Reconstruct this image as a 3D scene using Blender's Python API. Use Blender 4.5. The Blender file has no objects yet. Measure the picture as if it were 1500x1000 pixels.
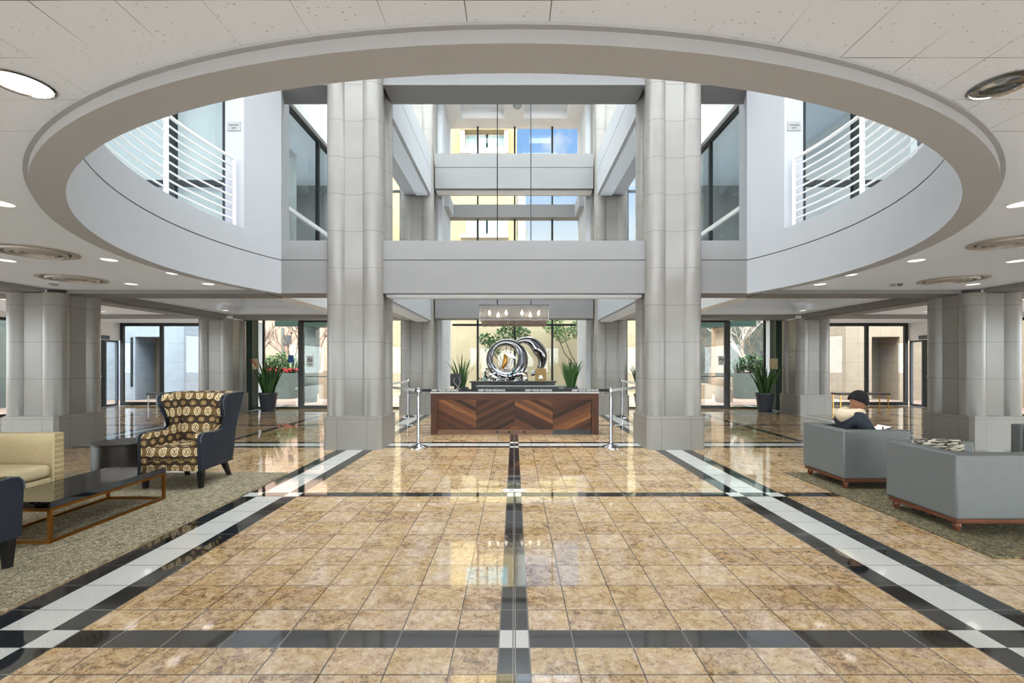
import bpy, bmesh, math, random
from mathutils import Vector, Matrix
R = random.Random(7)
PI = math.pi
SC = bpy.context.scene
COL = SC.collection
F = 679.0; CH = 1.472; VX = 753.1; HY = 531.5

# ---------------------------------------------------------------- tagging
def tag(o, label=None, cat=None, group=None, kind=None):
    if label: o['label'] = label
    if cat: o['category'] = cat
    if group: o['group'] = group
    if kind: o['kind'] = kind
    return o

def thing(name, label, cat, loc=(0, 0, 0), rz=0.0, group=None):
    o = bpy.data.objects.new(name, None)
    COL.objects.link(o)
    o.empty_display_size = 0.1
    o.location = loc
    o.rotation_euler = (0, 0, rz)
    return tag(o, label, cat, group)

def copy_tree(o, label, loc=None, rz=None, group=None):
    def rec(s, parent):
        c = s.copy()
        COL.objects.link(c)
        if parent is not None:
            c.parent = parent
        for ch in s.children:
            rec(ch, c)
        return c
    c = rec(o, None)
    c['label'] = label
    if group: c['group'] = group
    if loc is not None: c.location = loc
    if rz is not None: c.rotation_euler = (0, 0, rz)
    return c

# ---------------------------------------------------------------- mesh builder
class MB:
    def __init__(self):
        self.bm = bmesh.new()
    def box(self, x0, x1, y0, y1, z0, z1, bevel=0.0, seg=2):
        b = self.bm if bevel == 0 else bmesh.new()
        vs = [b.verts.new(p) for p in [(x0,y0,z0),(x1,y0,z0),(x1,y1,z0),(x0,y1,z0),(x0,y0,z1),(x1,y0,z1),(x1,y1,z1),(x0,y1,z1)]]
        for f in [(0,3,2,1),(4,5,6,7),(0,1,5,4),(1,2,6,5),(2,3,7,6),(3,0,4,7)]:
            b.faces.new([vs[i] for i in f])
        if bevel > 0:
            bmesh.ops.bevel(b, geom=list(b.edges), offset=bevel, segments=seg, profile=0.5, affect='EDGES')
            self.join(b)
        return self
    def join(self, b, mat=None):
        if mat is not None:
            bmesh.ops.transform(b, matrix=mat, verts=list(b.verts))
        me = bpy.data.meshes.new('tmp')
        b.to_mesh(me); b.free()
        self.bm.from_mesh(me)
        bpy.data.meshes.remove(me)
        return self
    def cyl(self, c, r, z0, z1, seg=24, r2=None):
        r2 = r if r2 is None else r2
        b = self.bm
        lo = [b.verts.new((c[0]+r*math.cos(2*PI*i/seg), c[1]+r*math.sin(2*PI*i/seg), z0)) for i in range(seg)]
        hi = [b.verts.new((c[0]+r2*math.cos(2*PI*i/seg), c[1]+r2*math.sin(2*PI*i/seg), z1)) for i in range(seg)]
        for i in range(seg):
            j = (i+1) % seg
            b.faces.new((lo[i], lo[j], hi[j], hi[i]))
        b.faces.new(lo[::-1]); b.faces.new(hi)
        return self
    def lathe(self, prof, c=(0,0,0), seg=32):
        b = self.bm
        rings = []
        for (r, z) in prof:
            if r < 1e-5:
                rings.append([b.verts.new((c[0], c[1], c[2]+z))])
            else:
                rings.append([b.verts.new((c[0]+r*math.cos(2*PI*i/seg), c[1]+r*math.sin(2*PI*i/seg), c[2]+z)) for i in range(seg)])
        for a, d in zip(rings, rings[1:]):
            if len(a) == 1 and len(d) == 1: continue
            for i in range(seg):
                j = (i+1) % seg
                if len(a) == 1: b.faces.new((a[0], d[j], d[i]))
                elif len(d) == 1: b.faces.new((a[i], a[j], d[0]))
                else: b.faces.new((a[i], a[j], d[j], d[i]))
        return self
    def prism(self, poly, z0, z1):
        b = self.bm
        lo = [b.verts.new((x, y, z0)) for x, y in poly]
        hi = [b.verts.new((x, y, z1)) for x, y in poly]
        n = len(poly)
        fs = [b.faces.new(lo[::-1]), b.faces.new(hi)]
        for i in range(n):
            j = (i+1) % n
            b.faces.new((lo[i], lo[j], hi[j], hi[i]))
        if n > 4:
            bmesh.ops.triangulate(b, faces=fs)
        return self
    def prism_x(self, poly, x0, x1):
        "polygon in (y,z) extruded along x"
        b = self.bm
        lo = [b.verts.new((x0, y, z)) for y, z in poly]
        hi = [b.verts.new((x1, y, z)) for y, z in poly]
        n = len(poly)
        fs = [b.faces.new(lo), b.faces.new(hi[::-1])]
        for i in range(n):
            j = (i+1) % n
            b.faces.new((lo[j], lo[i], hi[i], hi[j]))
        if n > 4:
            bmesh.ops.triangulate(b, faces=fs)
        return self
    def prism_y(self, poly, y0, y1):
        "polygon in (x,z) extruded along y"
        b = self.bm
        lo = [b.verts.new((x, y0, z)) for x, z in poly]
        hi = [b.verts.new((x, y1, z)) for x, z in poly]
        n = len(poly)
        fs = [b.faces.new(lo), b.faces.new(hi[::-1])]
        for i in range(n):
            j = (i+1) % n
            b.faces.new((lo[j], lo[i], hi[i], hi[j]))
        if n > 4:
            bmesh.ops.triangulate(b, faces=fs)
        return self
    def tube(self, pts, r, seg=8, r_end=None, closed=False):
        b = self.bm
        pts = [Vector(p) for p in pts]
        n = len(pts)
        rings = []
        prev = None
        for i, p in enumerate(pts):
            if closed:
                t = pts[(i+1) % n]-pts[i-1]
            else:
                t = pts[min(i+1, n-1)]-pts[max(i-1, 0)]
            t.normalize()
            if prev is None:
                a = Vector((0,0,1)) if abs(t.z) < 0.9 else Vector((1,0,0))
                u = t.cross(a).normalized()
            else:
                u = (prev - t*prev.dot(t)).normalized()
            prev = u
            v = t.cross(u)
            rr = r if r_end is None else r+(r_end-r)*i/(n-1)
            rings.append([b.verts.new(p+u*rr*math.cos(2*PI*k/seg)+v*rr*math.sin(2*PI*k/seg)) for k in range(seg)])
        m = n if closed else n-1
        for i in range(m):
            a, d = rings[i], rings[(i+1) % n]
            for k in range(seg):
                l = (k+1) % seg
                b.faces.new((a[k], a[l], d[l], d[k]))
        if not closed:
            b.faces.new(rings[0][::-1]); b.faces.new(rings[-1])
        return self
    def sphere(self, c, r, sx=1, sy=1, sz=1, u=20, v=14):
        b = bmesh.new()
        bmesh.ops.create_uvsphere(b, u_segments=u, v_segments=v, radius=r)
        return self.join(b, Matrix.Translation(c) @ Matrix.Diagonal((sx, sy, sz, 1)))
    def cushion(self, x0, x1, y0, y1, z0, z1, puff=0.03, n=10):
        "pillow-like rounded block"
        b = bmesh.new()
        bmesh.ops.create_cube(b, size=2.0)
        bmesh.ops.subdivide_edges(b, edges=list(b.edges), cuts=n, use_grid_fill=True)
        cx, cy, cz = (x0+x1)/2, (y0+y1)/2, (z0+z1)/2
        hx, hy, hz = (x1-x0)/2, (y1-y0)/2, (z1-z0)/2
        rad = min(hx, hy, hz)*0.7
        for v in b.verts:
            p = Vector((v.co.x*hx, v.co.y*hy, v.co.z*hz))
            q = Vector((max(-hx+rad, min(hx-rad, p.x)), max(-hy+rad, min(hy-rad, p.y)), max(-hz+rad, min(hz-rad, p.z))))
            d = p-q
            if d.length > 1e-6:
                p = q+d.normalized()*rad*min(1.0, max(abs(d.x), abs(d.y), abs(d.z))/rad)
            w = max(0, 1-(p.x/hx)**2)*max(0, 1-(p.y/hy)**2)*max(0, 1-(p.z/hz)**2 if abs(v.co.z) < 0.99 else 1)
            hm = min((hx, 0), (hy, 1), (hz, 2))[1]
            ax = [(p.x/hx), (p.y/hy), (p.z/hz)]
            oth = [i for i in range(3) if i != hm]
            w = max(0, 1-ax[oth[0]]**2)*max(0, 1-ax[oth[1]]**2)
            p[hm] += puff*w*(1 if ax[hm] > 0 else -1)*abs(ax[hm])
            v.co = p+Vector((cx, cy, cz))
        return self.join(b)
    def xform(self, mat):
        bmesh.ops.transform(self.bm, matrix=mat, verts=list(self.bm.verts))
        return self
    def warp(self, fn):
        for v in self.bm.verts:
            v.co = Vector(fn(v.co))
        return self
    def build(self, name, mat, parent=None, smooth=False, angle=40, bevel=0.0):
        bmesh.ops.recalc_face_normals(self.bm, faces=list(self.bm.faces))
        me = bpy.data.meshes.new(name)
        self.bm.to_mesh(me); self.bm.free()
        o = bpy.data.objects.new(name, me)
        COL.objects.link(o)
        if mat is not None: me.materials.append(mat)
        if parent is not None: o.parent = parent
        if smooth:
            me.polygons.foreach_set('use_smooth', [True]*len(me.polygons))
            try:
                me.set_sharp_from_angle(angle=math.radians(angle))
            except Exception:
                pass
        if bevel > 0:
            md = o.modifiers.new('edge', 'BEVEL')
            md.width = bevel; md.segments = 2; md.limit_method = 'ANGLE'
        return o

def struct(o):
    o['kind'] = 'structure'
    return o

# ---------------------------------------------------------------- materials
def lin(c):
    return c/12.92 if c <= 0.04045 else ((c+0.055)/1.055)**2.4
def srgb(r, g, b):
    return (lin(r/255), lin(g/255), lin(b/255), 1)

class NT:
    def __init__(self, name):
        self.m = bpy.data.materials.new(name)
        self.m.use_nodes = True
        self.t = self.m.node_tree
        self.t.nodes.clear()
        self.out = self.t.nodes.new('ShaderNodeOutputMaterial')
    def n(self, typ, **kw):
        nd = self.t.nodes.new(typ)
        for k, v in kw.items():
            setattr(nd, k, v)
        return nd
    def l(self, a, b):
        self.t.links.new(a, b)
    def put(self, sock, v):
        if hasattr(v, 'node'):
            self.l(v, sock)
        elif isinstance(v, (tuple, list)) and len(v) == 3 and sock.type == 'RGBA':
            sock.default_value = (*v, 1)
        else:
            sock.default_value = v
    def M(self, op, a, b=None, c=None):
        nd = self.n('ShaderNodeMath', operation=op)
        self.put(nd.inputs[0], a)
        if b is not None: self.put(nd.inputs[1], b)
        if c is not None: self.put(nd.inputs[2], c)
        return nd.outputs[0]
    def mix(self, f, a, b, blend='MIX'):
        nd = self.n('ShaderNodeMix', data_type='RGBA', blend_type=blend)
        self.put(nd.inputs[0], f); self.put(nd.inputs[6], a); self.put(nd.inputs[7], b)
        return nd.outputs[2]
    def mixf(self, f, a, b):
        nd = self.n('ShaderNodeMix', data_type='FLOAT')
        self.put(nd.inputs[0], f); self.put(nd.inputs[2], a); self.put(nd.inputs[3], b)
        return nd.outputs[0]
    def ramp(self, f, stops, interp='LINEAR'):
        nd = self.n('ShaderNodeValToRGB')
        cr = nd.color_ramp
        cr.interpolation = interp
        while len(cr.elements) < len(stops): cr.elements.new(0.5)
        for e, (p, c) in zip(cr.elements, stops):
            e.position = p; e.color = c
        self.l(f, nd.inputs[0])
        return nd.outputs[0]
    def noise(self, vec, scale, detail=3, rough=0.55, dist=0.0):
        nd = self.n('ShaderNodeTexNoise')
        if vec is not None: self.l(vec, nd.inputs['Vector'])
        nd.inputs['Scale'].default_value = scale
        nd.inputs['Detail'].default_value = detail
        nd.inputs['Roughness'].default_value = rough
        nd.inputs['Distortion'].default_value = dist
        return nd.outputs[0]
    def pos(self):
        g = self.n('ShaderNodeNewGeometry')
        s = self.n('ShaderNodeSeparateXYZ')
        self.l(g.outputs['Position'], s.inputs[0])
        return g.outputs['Position'], s.outputs[0], s.outputs[1], s.outputs[2]
    def obj(self):
        g = self.n('ShaderNodeTexCoord')
        s = self.n('ShaderNodeSeparateXYZ')
        self.l(g.outputs['Object'], s.inputs[0])
        return g.outputs['Object'], s.outputs[0], s.outputs[1], s.outputs[2]
    def comb(self, x, y, z):
        nd = self.n('ShaderNodeCombineXYZ')
        for i, v in enumerate((x, y, z)): self.put(nd.inputs[i], v)
        return nd.outputs[0]
    def bsdf(self, col, rough=0.5, metal=0.0, ior=1.45, bump=None, bump_s=0.1, bump_d=0.01, coat=0.0, **kw):
        p = self.n('ShaderNodeBsdfPrincipled')
        self.put(p.inputs['Base Color'], col)
        self.put(p.inputs['Roughness'], rough)
        self.put(p.inputs['Metallic'], metal)
        p.inputs['IOR'].default_value = ior
        p.inputs['Coat Weight'].default_value = coat
        for k, v in kw.items():
            self.put(p.inputs[k], v)
        if bump is not None:
            b = self.n('ShaderNodeBump')
            b.inputs['Strength'].default_value = bump_s
            b.inputs['Distance'].default_value = bump_d
            self.l(bump, b.inputs['Height'])
            self.l(b.outputs[0], p.inputs['Normal'])
        self.l(p.outputs[0], self.out.inputs[0])
        return self.m

MATS = {}
def simple(name, col, rough=0.5, metal=0.0, ior=1.45, var=0.06, scale=8.0, coat=0.0, bump=0.0, bscale=60.0):
    t = NT(name)
    v, x, y, z = t.obj()
    nz = t.noise(v, scale, 4)
    c2 = tuple(min(1, c*(1+var)) for c in col[:3])+(1,)
    c1 = tuple(c*(1-var) for c in col[:3])+(1,)
    cc = t.ramp(nz, [(0.3, c1), (0.7, c2)])
    b = t.noise(v, bscale, 3) if bump > 0 else None
    MATS[name] = t.bsdf(cc, rough, metal, ior, b, bump, 0.004, coat)
    return MATS[name]

def emis(name, col, strength):
    t = NT(name)
    e = t.n('ShaderNodeEmission')
    e.inputs[0].default_value = col; e.inputs[1].default_value = strength
    t.l(e.outputs[0], t.out.inputs[0])
    MATS[name] = t.m
    return t.m

def glass(name, tint=(0.93, 0.96, 0.95, 1), refl=1.0):
    t = NT(name)
    tr = t.n('ShaderNodeBsdfTransparent'); tr.inputs[0].default_value = tint
    gl = t.n('ShaderNodeBsdfGlossy'); gl.inputs['Roughness'].default_value = 0.01
    ge = t.n('ShaderNodeNewGeometry')
    dt = t.n('ShaderNodeVectorMath', operation='DOT_PRODUCT')
    t.l(ge.outputs['Normal'], dt.inputs[0]); t.l(ge.outputs['Incoming'], dt.inputs[1])
    k = t.M('SUBTRACT', 1.0, t.M('ABSOLUTE', dt.outputs['Value']))
    fr = t.M('ADD', 0.035, t.M('MULTIPLY', 0.6, t.M('POWER', k, 5.0)))
    mx = t.n('ShaderNodeMixShader')
    t.l(t.M('MULTIPLY', fr, refl), mx.inputs[0])
    t.l(tr.outputs[0], mx.inputs[1]); t.l(gl.outputs[0], mx.inputs[2])
    t.l(mx.outputs[0], t.out.inputs[0])
    MATS[name] = t.m
    return t.m

def floor_material():
    t = NT('granite floor')
    P, x, y, z = t.pos()
    T = 0.3048
    ax = t.M('ABSOLUTE', x)
    m = t.M('MODULO', ax, 5.39)
    u = t.M('MINIMUM', m, t.M('SUBTRACT', 5.39, m))
    s_c = t.M('LESS_THAN', u, 0.079)
    s_p = t.M('GREATER_THAN', u, 2.387)
    wht = t.M('GREATER_THAN', u, 2.551)
    sx = t.M('MAXIMUM', s_c, s_p)
    dx = t.M('MAXIMUM', s_c, t.M('SUBTRACT', s_p, wht))
    sy = dy = None
    for c in (-0.24, 2.476, 5.193, 11.0):
        b = t.M('LESS_THAN', t.M('ABSOLUTE', t.M('SUBTRACT', y, c)), 0.079)
        sy = b if sy is None else t.M('MAXIMUM', sy, b)
    dy = sy
    for c in (8.36, 13.65):
        d = t.M('ABSOLUTE', t.M('SUBTRACT', y, c))
        o = t.M('LESS_THAN', d, 0.30); i = t.M('LESS_THAN', d, 0.137)
        sy = t.M('MAXIMUM', sy, o)
        dy = t.M('MAXIMUM', dy, t.M('SUBTRACT', o, i))
    dark = t.M('SUBTRACT', t.M('ADD', dx, dy), t.M('MULTIPLY', 2.0, t.M('MULTIPLY', dx, dy)))
    strip = t.M('MAXIMUM', sx, sy)
    # joints
    ux = t.M('DIVIDE', t.M('SUBTRACT', u, 0.311), T)
    fx = t.M('FRACT', t.M('ADD', ux, 50.0))
    ex = t.M('MULTIPLY', t.M('MINIMUM', fx, t.M('SUBTRACT', 1.0, fx)), T)
    ex = t.M('ADD', ex, t.M('MULTIPLY', s_p, 1.0))
    off = 2.190
    sw = t.M('GREATER_THAN', y, 2.476)
    o1 = t.mixf(sw, 2.190, 2.765)
    o2 = t.mixf(t.M('GREATER_THAN', y, 5.193), o1, 5.484)
    o3 = t.mixf(t.M('GREATER_THAN', y, 8.36), o2, 8.87)
    o4 = t.mixf(t.M('GREATER_THAN', y, 11.0), o3, 11.28)
    vy = t.M('DIVIDE', t.M('SUBTRACT', y, o4), 0.3055)
    fy = t.M('FRACT', t.M('ADD', vy, 100.0))
    ey = t.M('MULTIPLY', t.M('MINIMUM', fy, t.M('SUBTRACT', 1.0, fy)), 0.3055)
    ey = t.M('ADD', ey, sy)
    # strip borders
    bx = t.M('MINIMUM', t.M('ABSOLUTE', t.M('SUBTRACT', u, 0.079)), t.M('ABSOLUTE', t.M('SUBTRACT', u, 2.387)))
    e = t.M('MINIMUM', t.M('MINIMUM', ex, ey), bx)
    grout = t.M('LESS_THAN', e, 0.0034)
    # granite
    ix = t.M('ADD', t.M('FLOOR', ux), t.M('ADD', t.M('MULTIPLY', t.M('SIGN', x), 100.0), t.M('MULTIPLY', t.M('FLOOR', t.M('DIVIDE', ax, 2.695)), 37.0)))
    wn = t.n('ShaderNodeTexWhiteNoise', noise_dimensions='2D')
    t.l(t.comb(ix, t.M('FLOOR', vy), 0.0), wn.inputs['Vector'])
    rnd = wn.outputs['Value']
    # every slab cut from another place of the block
    offv = t.n('ShaderNodeVectorMath', operation='MULTIPLY_ADD')
    t.l(wn.outputs['Color'], offv.inputs[0]); offv.inputs[1].default_value = (40, 40, 40)
    t.l(P, offv.inputs[2])
    n1 = t.noise(offv.outputs[0], 17.0, 6, 0.66, 0.8)
    n2 = t.noise(offv.outputs[0], 75.0, 4, 0.65, 1.0)
    n3 = t.noise(offv.outputs[0], 3.0, 3, 0.5, 1.5)
    g = t.M('ADD', t.M('MULTIPLY', n1, 0.55), t.M('MULTIPLY', n2, 0.45))
    g = t.M('ADD', g, t.M('MULTIPLY', t.M('SUBTRACT', rnd, 0.5), 0.07))
    tan = t.ramp(g, [(0.30, srgb(84, 66, 46)), (0.41, srgb(134, 102, 66)), (0.49, srgb(192, 156, 108)), (0.57, srgb(210, 180, 136)), (0.70, srgb(232, 214, 182))])
    pink = t.ramp(g, [(0.30, srgb(96, 82, 68)), (0.40, srgb(156, 128, 104)), (0.49, srgb(204, 172, 142)), (0.60, srgb(222, 198, 172)), (0.74, srgb(238, 224, 206))])
    tan = t.mix(t.M('MULTIPLY', t.ramp(n3, [(0.42, (0, 0, 0, 1)), (0.62, (1, 1, 1, 1))]), 0.8), tan, pink)
    nb = t.noise(P, 160.0, 2)
    blk = t.ramp(nb, [(0.35, srgb(20, 21, 22)), (0.70, srgb(38, 39, 39))])
    wt = t.ramp(nb, [(0.30, srgb(170, 166, 160)), (0.5, srgb(214, 212, 207)), (0.8, srgb(228, 226, 222))])
    st = t.mix(dark, wt, blk)
    c = t.mix(strip, tan, st)
    c = t.mix(grout, c, t.mix(strip, srgb(84, 70, 56), srgb(120, 116, 110)))
    rough = t.M('ADD', 0.02, t.M('MULTIPLY', t.noise(P, 2.2, 3), 0.05))
    wav = t.noise(P, 1.3, 2)
    return t.bsdf(c, rough, 0.0, 2.75, wav, 0.02, 0.02)

def ceiling_material():
    t = NT('acoustic tile ceiling')
    P, x, y, z = t.pos()
    S = 0.305
    fx = t.M('FRACT', t.M('ADD', t.M('DIVIDE', t.M('ADD', x, 0.174), S), 60.0))
    fy = t.M('FRACT', t.M('ADD', t.M('DIVIDE', t.M('SUBTRACT', y, 1.617), S), 60.0))
    dx = t.M('MULTIPLY', t.M('MINIMUM', fx, t.M('SUBTRACT', 1.0, fx)), S)
    dy = t.M('MULTIPLY', t.M('MINIMUM', fy, t.M('SUBTRACT', 1.0, fy)), S)
    near = t.M('LESS_THAN', y, 2.55)
    wob = t.noise(P, 1.1, 2)
    lw = t.M('MULTIPLY', t.M('MAXIMUM', t.M('SUBTRACT', wob, 0.42), 0.0), 0.011)
    gl = t.M('LESS_THAN', t.M('MINIMUM', dx, dy), lw)
    vo = t.n('ShaderNodeTexVoronoi', feature='F1')
    t.l(P, vo.inputs['Vector']); vo.inputs['Scale'].default_value = 52.0
    wn = t.n('ShaderNodeSeparateColor'); t.l(vo.outputs['Color'], wn.inputs[0])
    pit = t.M('MULTIPLY', t.M('LESS_THAN', vo.outputs['Distance'], t.M('MULTIPLY', wn.outputs[1], 0.22)), t.M('GREATER_THAN', wn.outputs[0], 0.5))
    mk = t.M('MULTIPLY', near, t.M('MAXIMUM', gl, t.M('MULTIPLY', pit, 0.55)))
    c = t.mix(mk, srgb(226, 234, 246), srgb(118, 116, 114))
    return t.bsdf(c, 0.85)

def pillar_material():
    t = NT('pillar panels')
    P, x, y, z = t.pos()
    k = t.M('FRACT', t.M('DIVIDE', t.M('SUBTRACT', t.M('ADD', z, 6.3), 0.569), 0.63))
    d = t.M('MULTIPLY', t.M('MINIMUM', k, t.M('SUBTRACT', 1.0, k)), 0.63)
    up = t.M('GREATER_THAN', z, 0.66)
    jt = t.M('MULTIPLY', t.M('LESS_THAN', d, 0.004), up)
    n = t.noise(P, 1.5, 3)
    c = t.ramp(n, [(0.3, srgb(130, 126, 121)), (0.7, srgb(139, 135, 130))])
    c = t.mix(jt, c, srgb(104, 100, 95))
    return t.bsdf(c, 0.20, 0.0, 1.45)

def plinth_material():
    t = NT('plinth panels')
    V, x, y, z = t.obj()
    a = t.M('ADD', t.M('ABSOLUTE', x), 0.0); b = t.M('ABSOLUTE', y)
    jx = t.M('MINIMUM', t.M('ABSOLUTE', t.M('SUBTRACT', a, 0.25)), t.M('ABSOLUTE', t.M('SUBTRACT', b, 0.25)))
    jt = t.M('MAXIMUM', t.M('LESS_THAN', jx, 0.003), t.M('LESS_THAN', t.M('ABSOLUTE', t.M('SUBTRACT', z, 0.515)), 0.003))
    c = t.mix(jt, srgb(138, 133, 127), srgb(100, 95, 88))
    return t.bsdf(c, 0.3)

def chevron_material():
    t = NT('chevron walnut')
    V, x, y, z = t.obj()
    w = 0.79
    k = t.M('PINGPONG', t.M('ADD', x, 7*w*2), w)     # 0 at multiples of 2w
    v = t.M('ADD', z, t.M('MULTIPLY', k, 0.49))
    sec = t.M('FLOOR', t.M('ADD', t.M('DIVIDE', x, w), 20.0))
    idn = t.M('FLOOR', t.M('DIVIDE', v, 0.085))
    wn = t.n('ShaderNodeTexWhiteNoise', noise_dimensions='2D')
    t.l(t.comb(idn, sec, 0.0), wn.inputs['Vector'])
    fr = t.M('FRACT', t.M('DIVIDE', v, 0.085))
    al = t.M('ADD', t.M('MULTIPLY', k, 1.0), t.M('MULTIPLY', z, -0.4))
    gr = t.noise(t.comb(t.M('MULTIPLY', al, 2.5), t.M('MULTIPLY', v, 40.0), sec), 1.6, 5, 0.6, 0.4)
    h = t.M('ADD', t.M('MULTIPLY', wn.outputs['Value'], 0.62), t.M('MULTIPLY', gr, 0.38))
    c = t.ramp(h, [(0.12, srgb(44, 27, 19)), (0.40, srgb(74, 45, 31)), (0.62, srgb(98, 60, 38)), (0.80, srgb(140, 88, 50)), (0.92, srgb(190, 138, 84))])
    seam = t.M('MAXIMUM', t.M('LESS_THAN', fr, 0.03), t.M('LESS_THAN', t.M('MINIMUM', k, t.M('SUBTRACT', w, k)), 0.003))
    c = t.mix(seam, c, srgb(40, 24, 17))
    return t.bsdf(c, 0.5, 0.0, 1.35)

def wood_material(name, dark, light, axis='x', rough=0.35, sc=1.0):
    t = NT(name)
    V, x, y, z = t.obj()
    if axis == 'x': vec = t.comb(t.M('MULTIPLY', x, 2.0*sc), t.M('MULTIPLY', y, 22.0*sc), t.M('MULTIPLY', z, 22.0*sc))
    elif axis == 'z': vec = t.comb(t.M('MULTIPLY', x, 22.0*sc), t.M('MULTIPLY', y, 22.0*sc), t.M('MULTIPLY', z, 2.0*sc))
    else: vec = t.comb(t.M('MULTIPLY', x, 22.0*sc), t.M('MULTIPLY', y, 2.0*sc), t.M('MULTIPLY', z, 22.0*sc))
    g = t.noise(vec, 1.5, 5, 0.6, 0.5)
    c = t.ramp(g, [(0.3, dark), (0.7, light)])
    MATS[name] = t.bsdf(c, rough, 0.0, 1.38)
    return MATS[name]

def ikat_material():
    t = NT('ikat fabric')
    tc = t.n('ShaderNodeTexCoord')
    s = t.n('ShaderNodeSeparateXYZ'); t.l(tc.outputs['Object'], s.inputs[0])
    nn = t.n('ShaderNodeSeparateXYZ'); t.l(tc.outputs['Normal'], nn.inputs[0])
    x, y, z = s.outputs
    ux = t.M('GREATER_THAN', t.M('ABSOLUTE', nn.outputs[0]), 0.7)
    uz = t.M('GREATER_THAN', t.M('ABSOLUTE', nn.outputs[2]), 0.75)
    p = t.mixf(ux, x, y)
    q = t.mixf(uz, z, y)
    wob = t.M('MULTIPLY', t.M('SUBTRACT', t.noise(tc.outputs['Object'], 90, 2), 0.5), 0.012)
    q = t.M('ADD', q, wob)
    cw, chh = 0.135, 0.205
    rowf = t.M('DIVIDE', t.M('ADD', q, 5.0), chh)
    def ell(ox, oz, rx, rz):
        a = t.M('MULTIPLY', t.M('SUBTRACT', t.M('FRACT', t.M('ADD', t.M('DIVIDE', t.M('ADD', p, 5.0), cw), ox)), 0.5), cw/rx)
        b = t.M('MULTIPLY', t.M('SUBTRACT', t.M('FRACT', t.M('ADD', rowf, oz)), 0.5), chh/rz)
        return a, b, t.M('SQRT', t.M('ADD', t.M('MULTIPLY', a, a), t.M('MULTIPLY', b, b)))
    a1, b1, d1 = ell(0.0, 0.0, 0.044, 0.056)
    a2, b2, d2 = ell(0.5, 0.5, 0.036, 0.028)
    ring1 = t.M('MULTIPLY', t.M('LESS_THAN', d1, 1.0), t.M('GREATER_THAN', d1, 0.74))
    cross = t.M('MULTIPLY', t.M('LESS_THAN', d1, 0.60), t.M('GREATER_THAN', t.M('ABSOLUTE', t.M('SUBTRACT', t.M('ABSOLUTE', a1), t.M('MULTIPLY', t.M('ABSOLUTE', b1), 0.7))), 0.12))
    ring2 = t.M('MULTIPLY', t.M('LESS_THAN', d2, 1.0), t.M('GREATER_THAN', d2, 0.62))
    dot2 = t.M('LESS_THAN', d2, 0.32)
    cream = t.M('MINIMUM', t.M('ADD', t.M('ADD', ring1, cross), dot2), 1.0)
    band = t.M('LESS_THAN', t.M('ABSOLUTE', t.M('SUBTRACT', t.M('FRACT', t.M('ADD', rowf, 0.5)), 0.5)), 0.26)
    base = t.mix(t.noise(tc.outputs['Object'], 30, 3), srgb(30, 26, 24), srgb(78, 58, 36))
    base2 = t.mix(t.noise(tc.outputs['Object'], 34, 3), srgb(66, 50, 32), srgb(150, 116, 68))
    c = t.mix(band, base2, base)
    c = t.mix(ring2, c, srgb(176, 140, 84))
    c = t.mix(cream, c, srgb(226, 206, 164))
    return t.bsdf(c, 0.8)

def zebra_material():
    t = NT('striped pillow fabric')
    V, x, y, z = t.obj()
    w = t.noise(t.comb(t.M('MULTIPLY', x, 9.0), t.M('MULTIPLY', y, 9.0), t.M('MULTIPLY', z, 75.0)), 1.0, 3, 0.5, 0.8)
    c = t.ramp(w, [(0.49, srgb(30, 28, 26)), (0.57, srgb(196, 186, 168))])
    return t.bsdf(c, 0.8)

def rug_material(name, a, b, c_):
    t = NT(name)
    V, x, y, z = t.obj()
    n = t.noise(V, 24, 5, 0.75, 1.2)
    n2 = t.noise(t.comb(t.M('MULTIPLY', x, 30.0), t.M('MULTIPLY', y, 80.0), 0.0), 2.0, 3, 0.6, 0.3)
    h = t.M('ADD', t.M('MULTIPLY', n, 0.5), t.M('MULTIPLY', n2, 0.5))
    c = t.ramp(h, [(0.38, a), (0.5, b), (0.62, c_)])
    return t.bsdf(c, 0.95, 0, 1.3, n2, 0.6, 0.01)

def stone_material(name, base, joint, sx, sz, rough=0.8):
    t = NT(name)
    P, x, y, z = t.pos()
    h = t.M('ADD', x, t.M('MULTIPLY', y, 1.0))
    fx = t.M('FRACT', t.M('ADD', t.M('DIVIDE', h, sx), 100.0)); fz = t.M('FRACT', t.M('ADD', t.M('DIVIDE', z, sz), 100.0))
    j = t.M('MAXIMUM', t.M('LESS_THAN', fx, 0.012/sx), t.M('LESS_THAN', fz, 0.012/sz))
    n = t.noise(P, 3.0, 5, 0.6)
    c1 = tuple(k*0.9 for k in base[:3])+(1,); c2 = tuple(min(1, k*1.08) for k in base[:3])+(1,)
    c = t.ramp(n, [(0.3, c1), (0.7, c2)])
    c = t.mix(j, c, joint)
    MATS[name] = t.bsdf(c, rough)
    return MATS[name]

MATS['floor'] = floor_material()
MATS['ceil'] = ceiling_material()
MATS['pillar'] = pillar_material()
MATS['plinth'] = plinth_material()
MATS['chevron'] = chevron_material()
MATS['ikat'] = ikat_material()
MATS['zebra'] = zebra_material()
MATS['rug_left'] = rug_material('beige rug', srgb(58, 52, 42), srgb(136, 124, 102), srgb(206, 194, 166))
MATS['rug_right'] = rug_material('grey brown rug', srgb(34, 32, 29), srgb(94, 86, 68), srgb(172, 156, 118))
simple('plaster', srgb(224, 231, 240), 0.7, var=0.02, scale=2)
simple('plaster_white', srgb(228, 227, 226), 0.6, var=0.015, scale=2)
simple('ring_paint', srgb(170, 172, 176), 0.6, var=0.015, scale=2)
simple('beam', srgb(126, 125, 125), 0.6, var=0.02, scale=2)
simple('groove', srgb(96, 94, 92), 0.8)
simple('frame_dark', srgb(30, 36, 36), 0.4, var=0.1)
simple('frame_green', srgb(42, 62, 54), 0.35, var=0.1)
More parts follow.
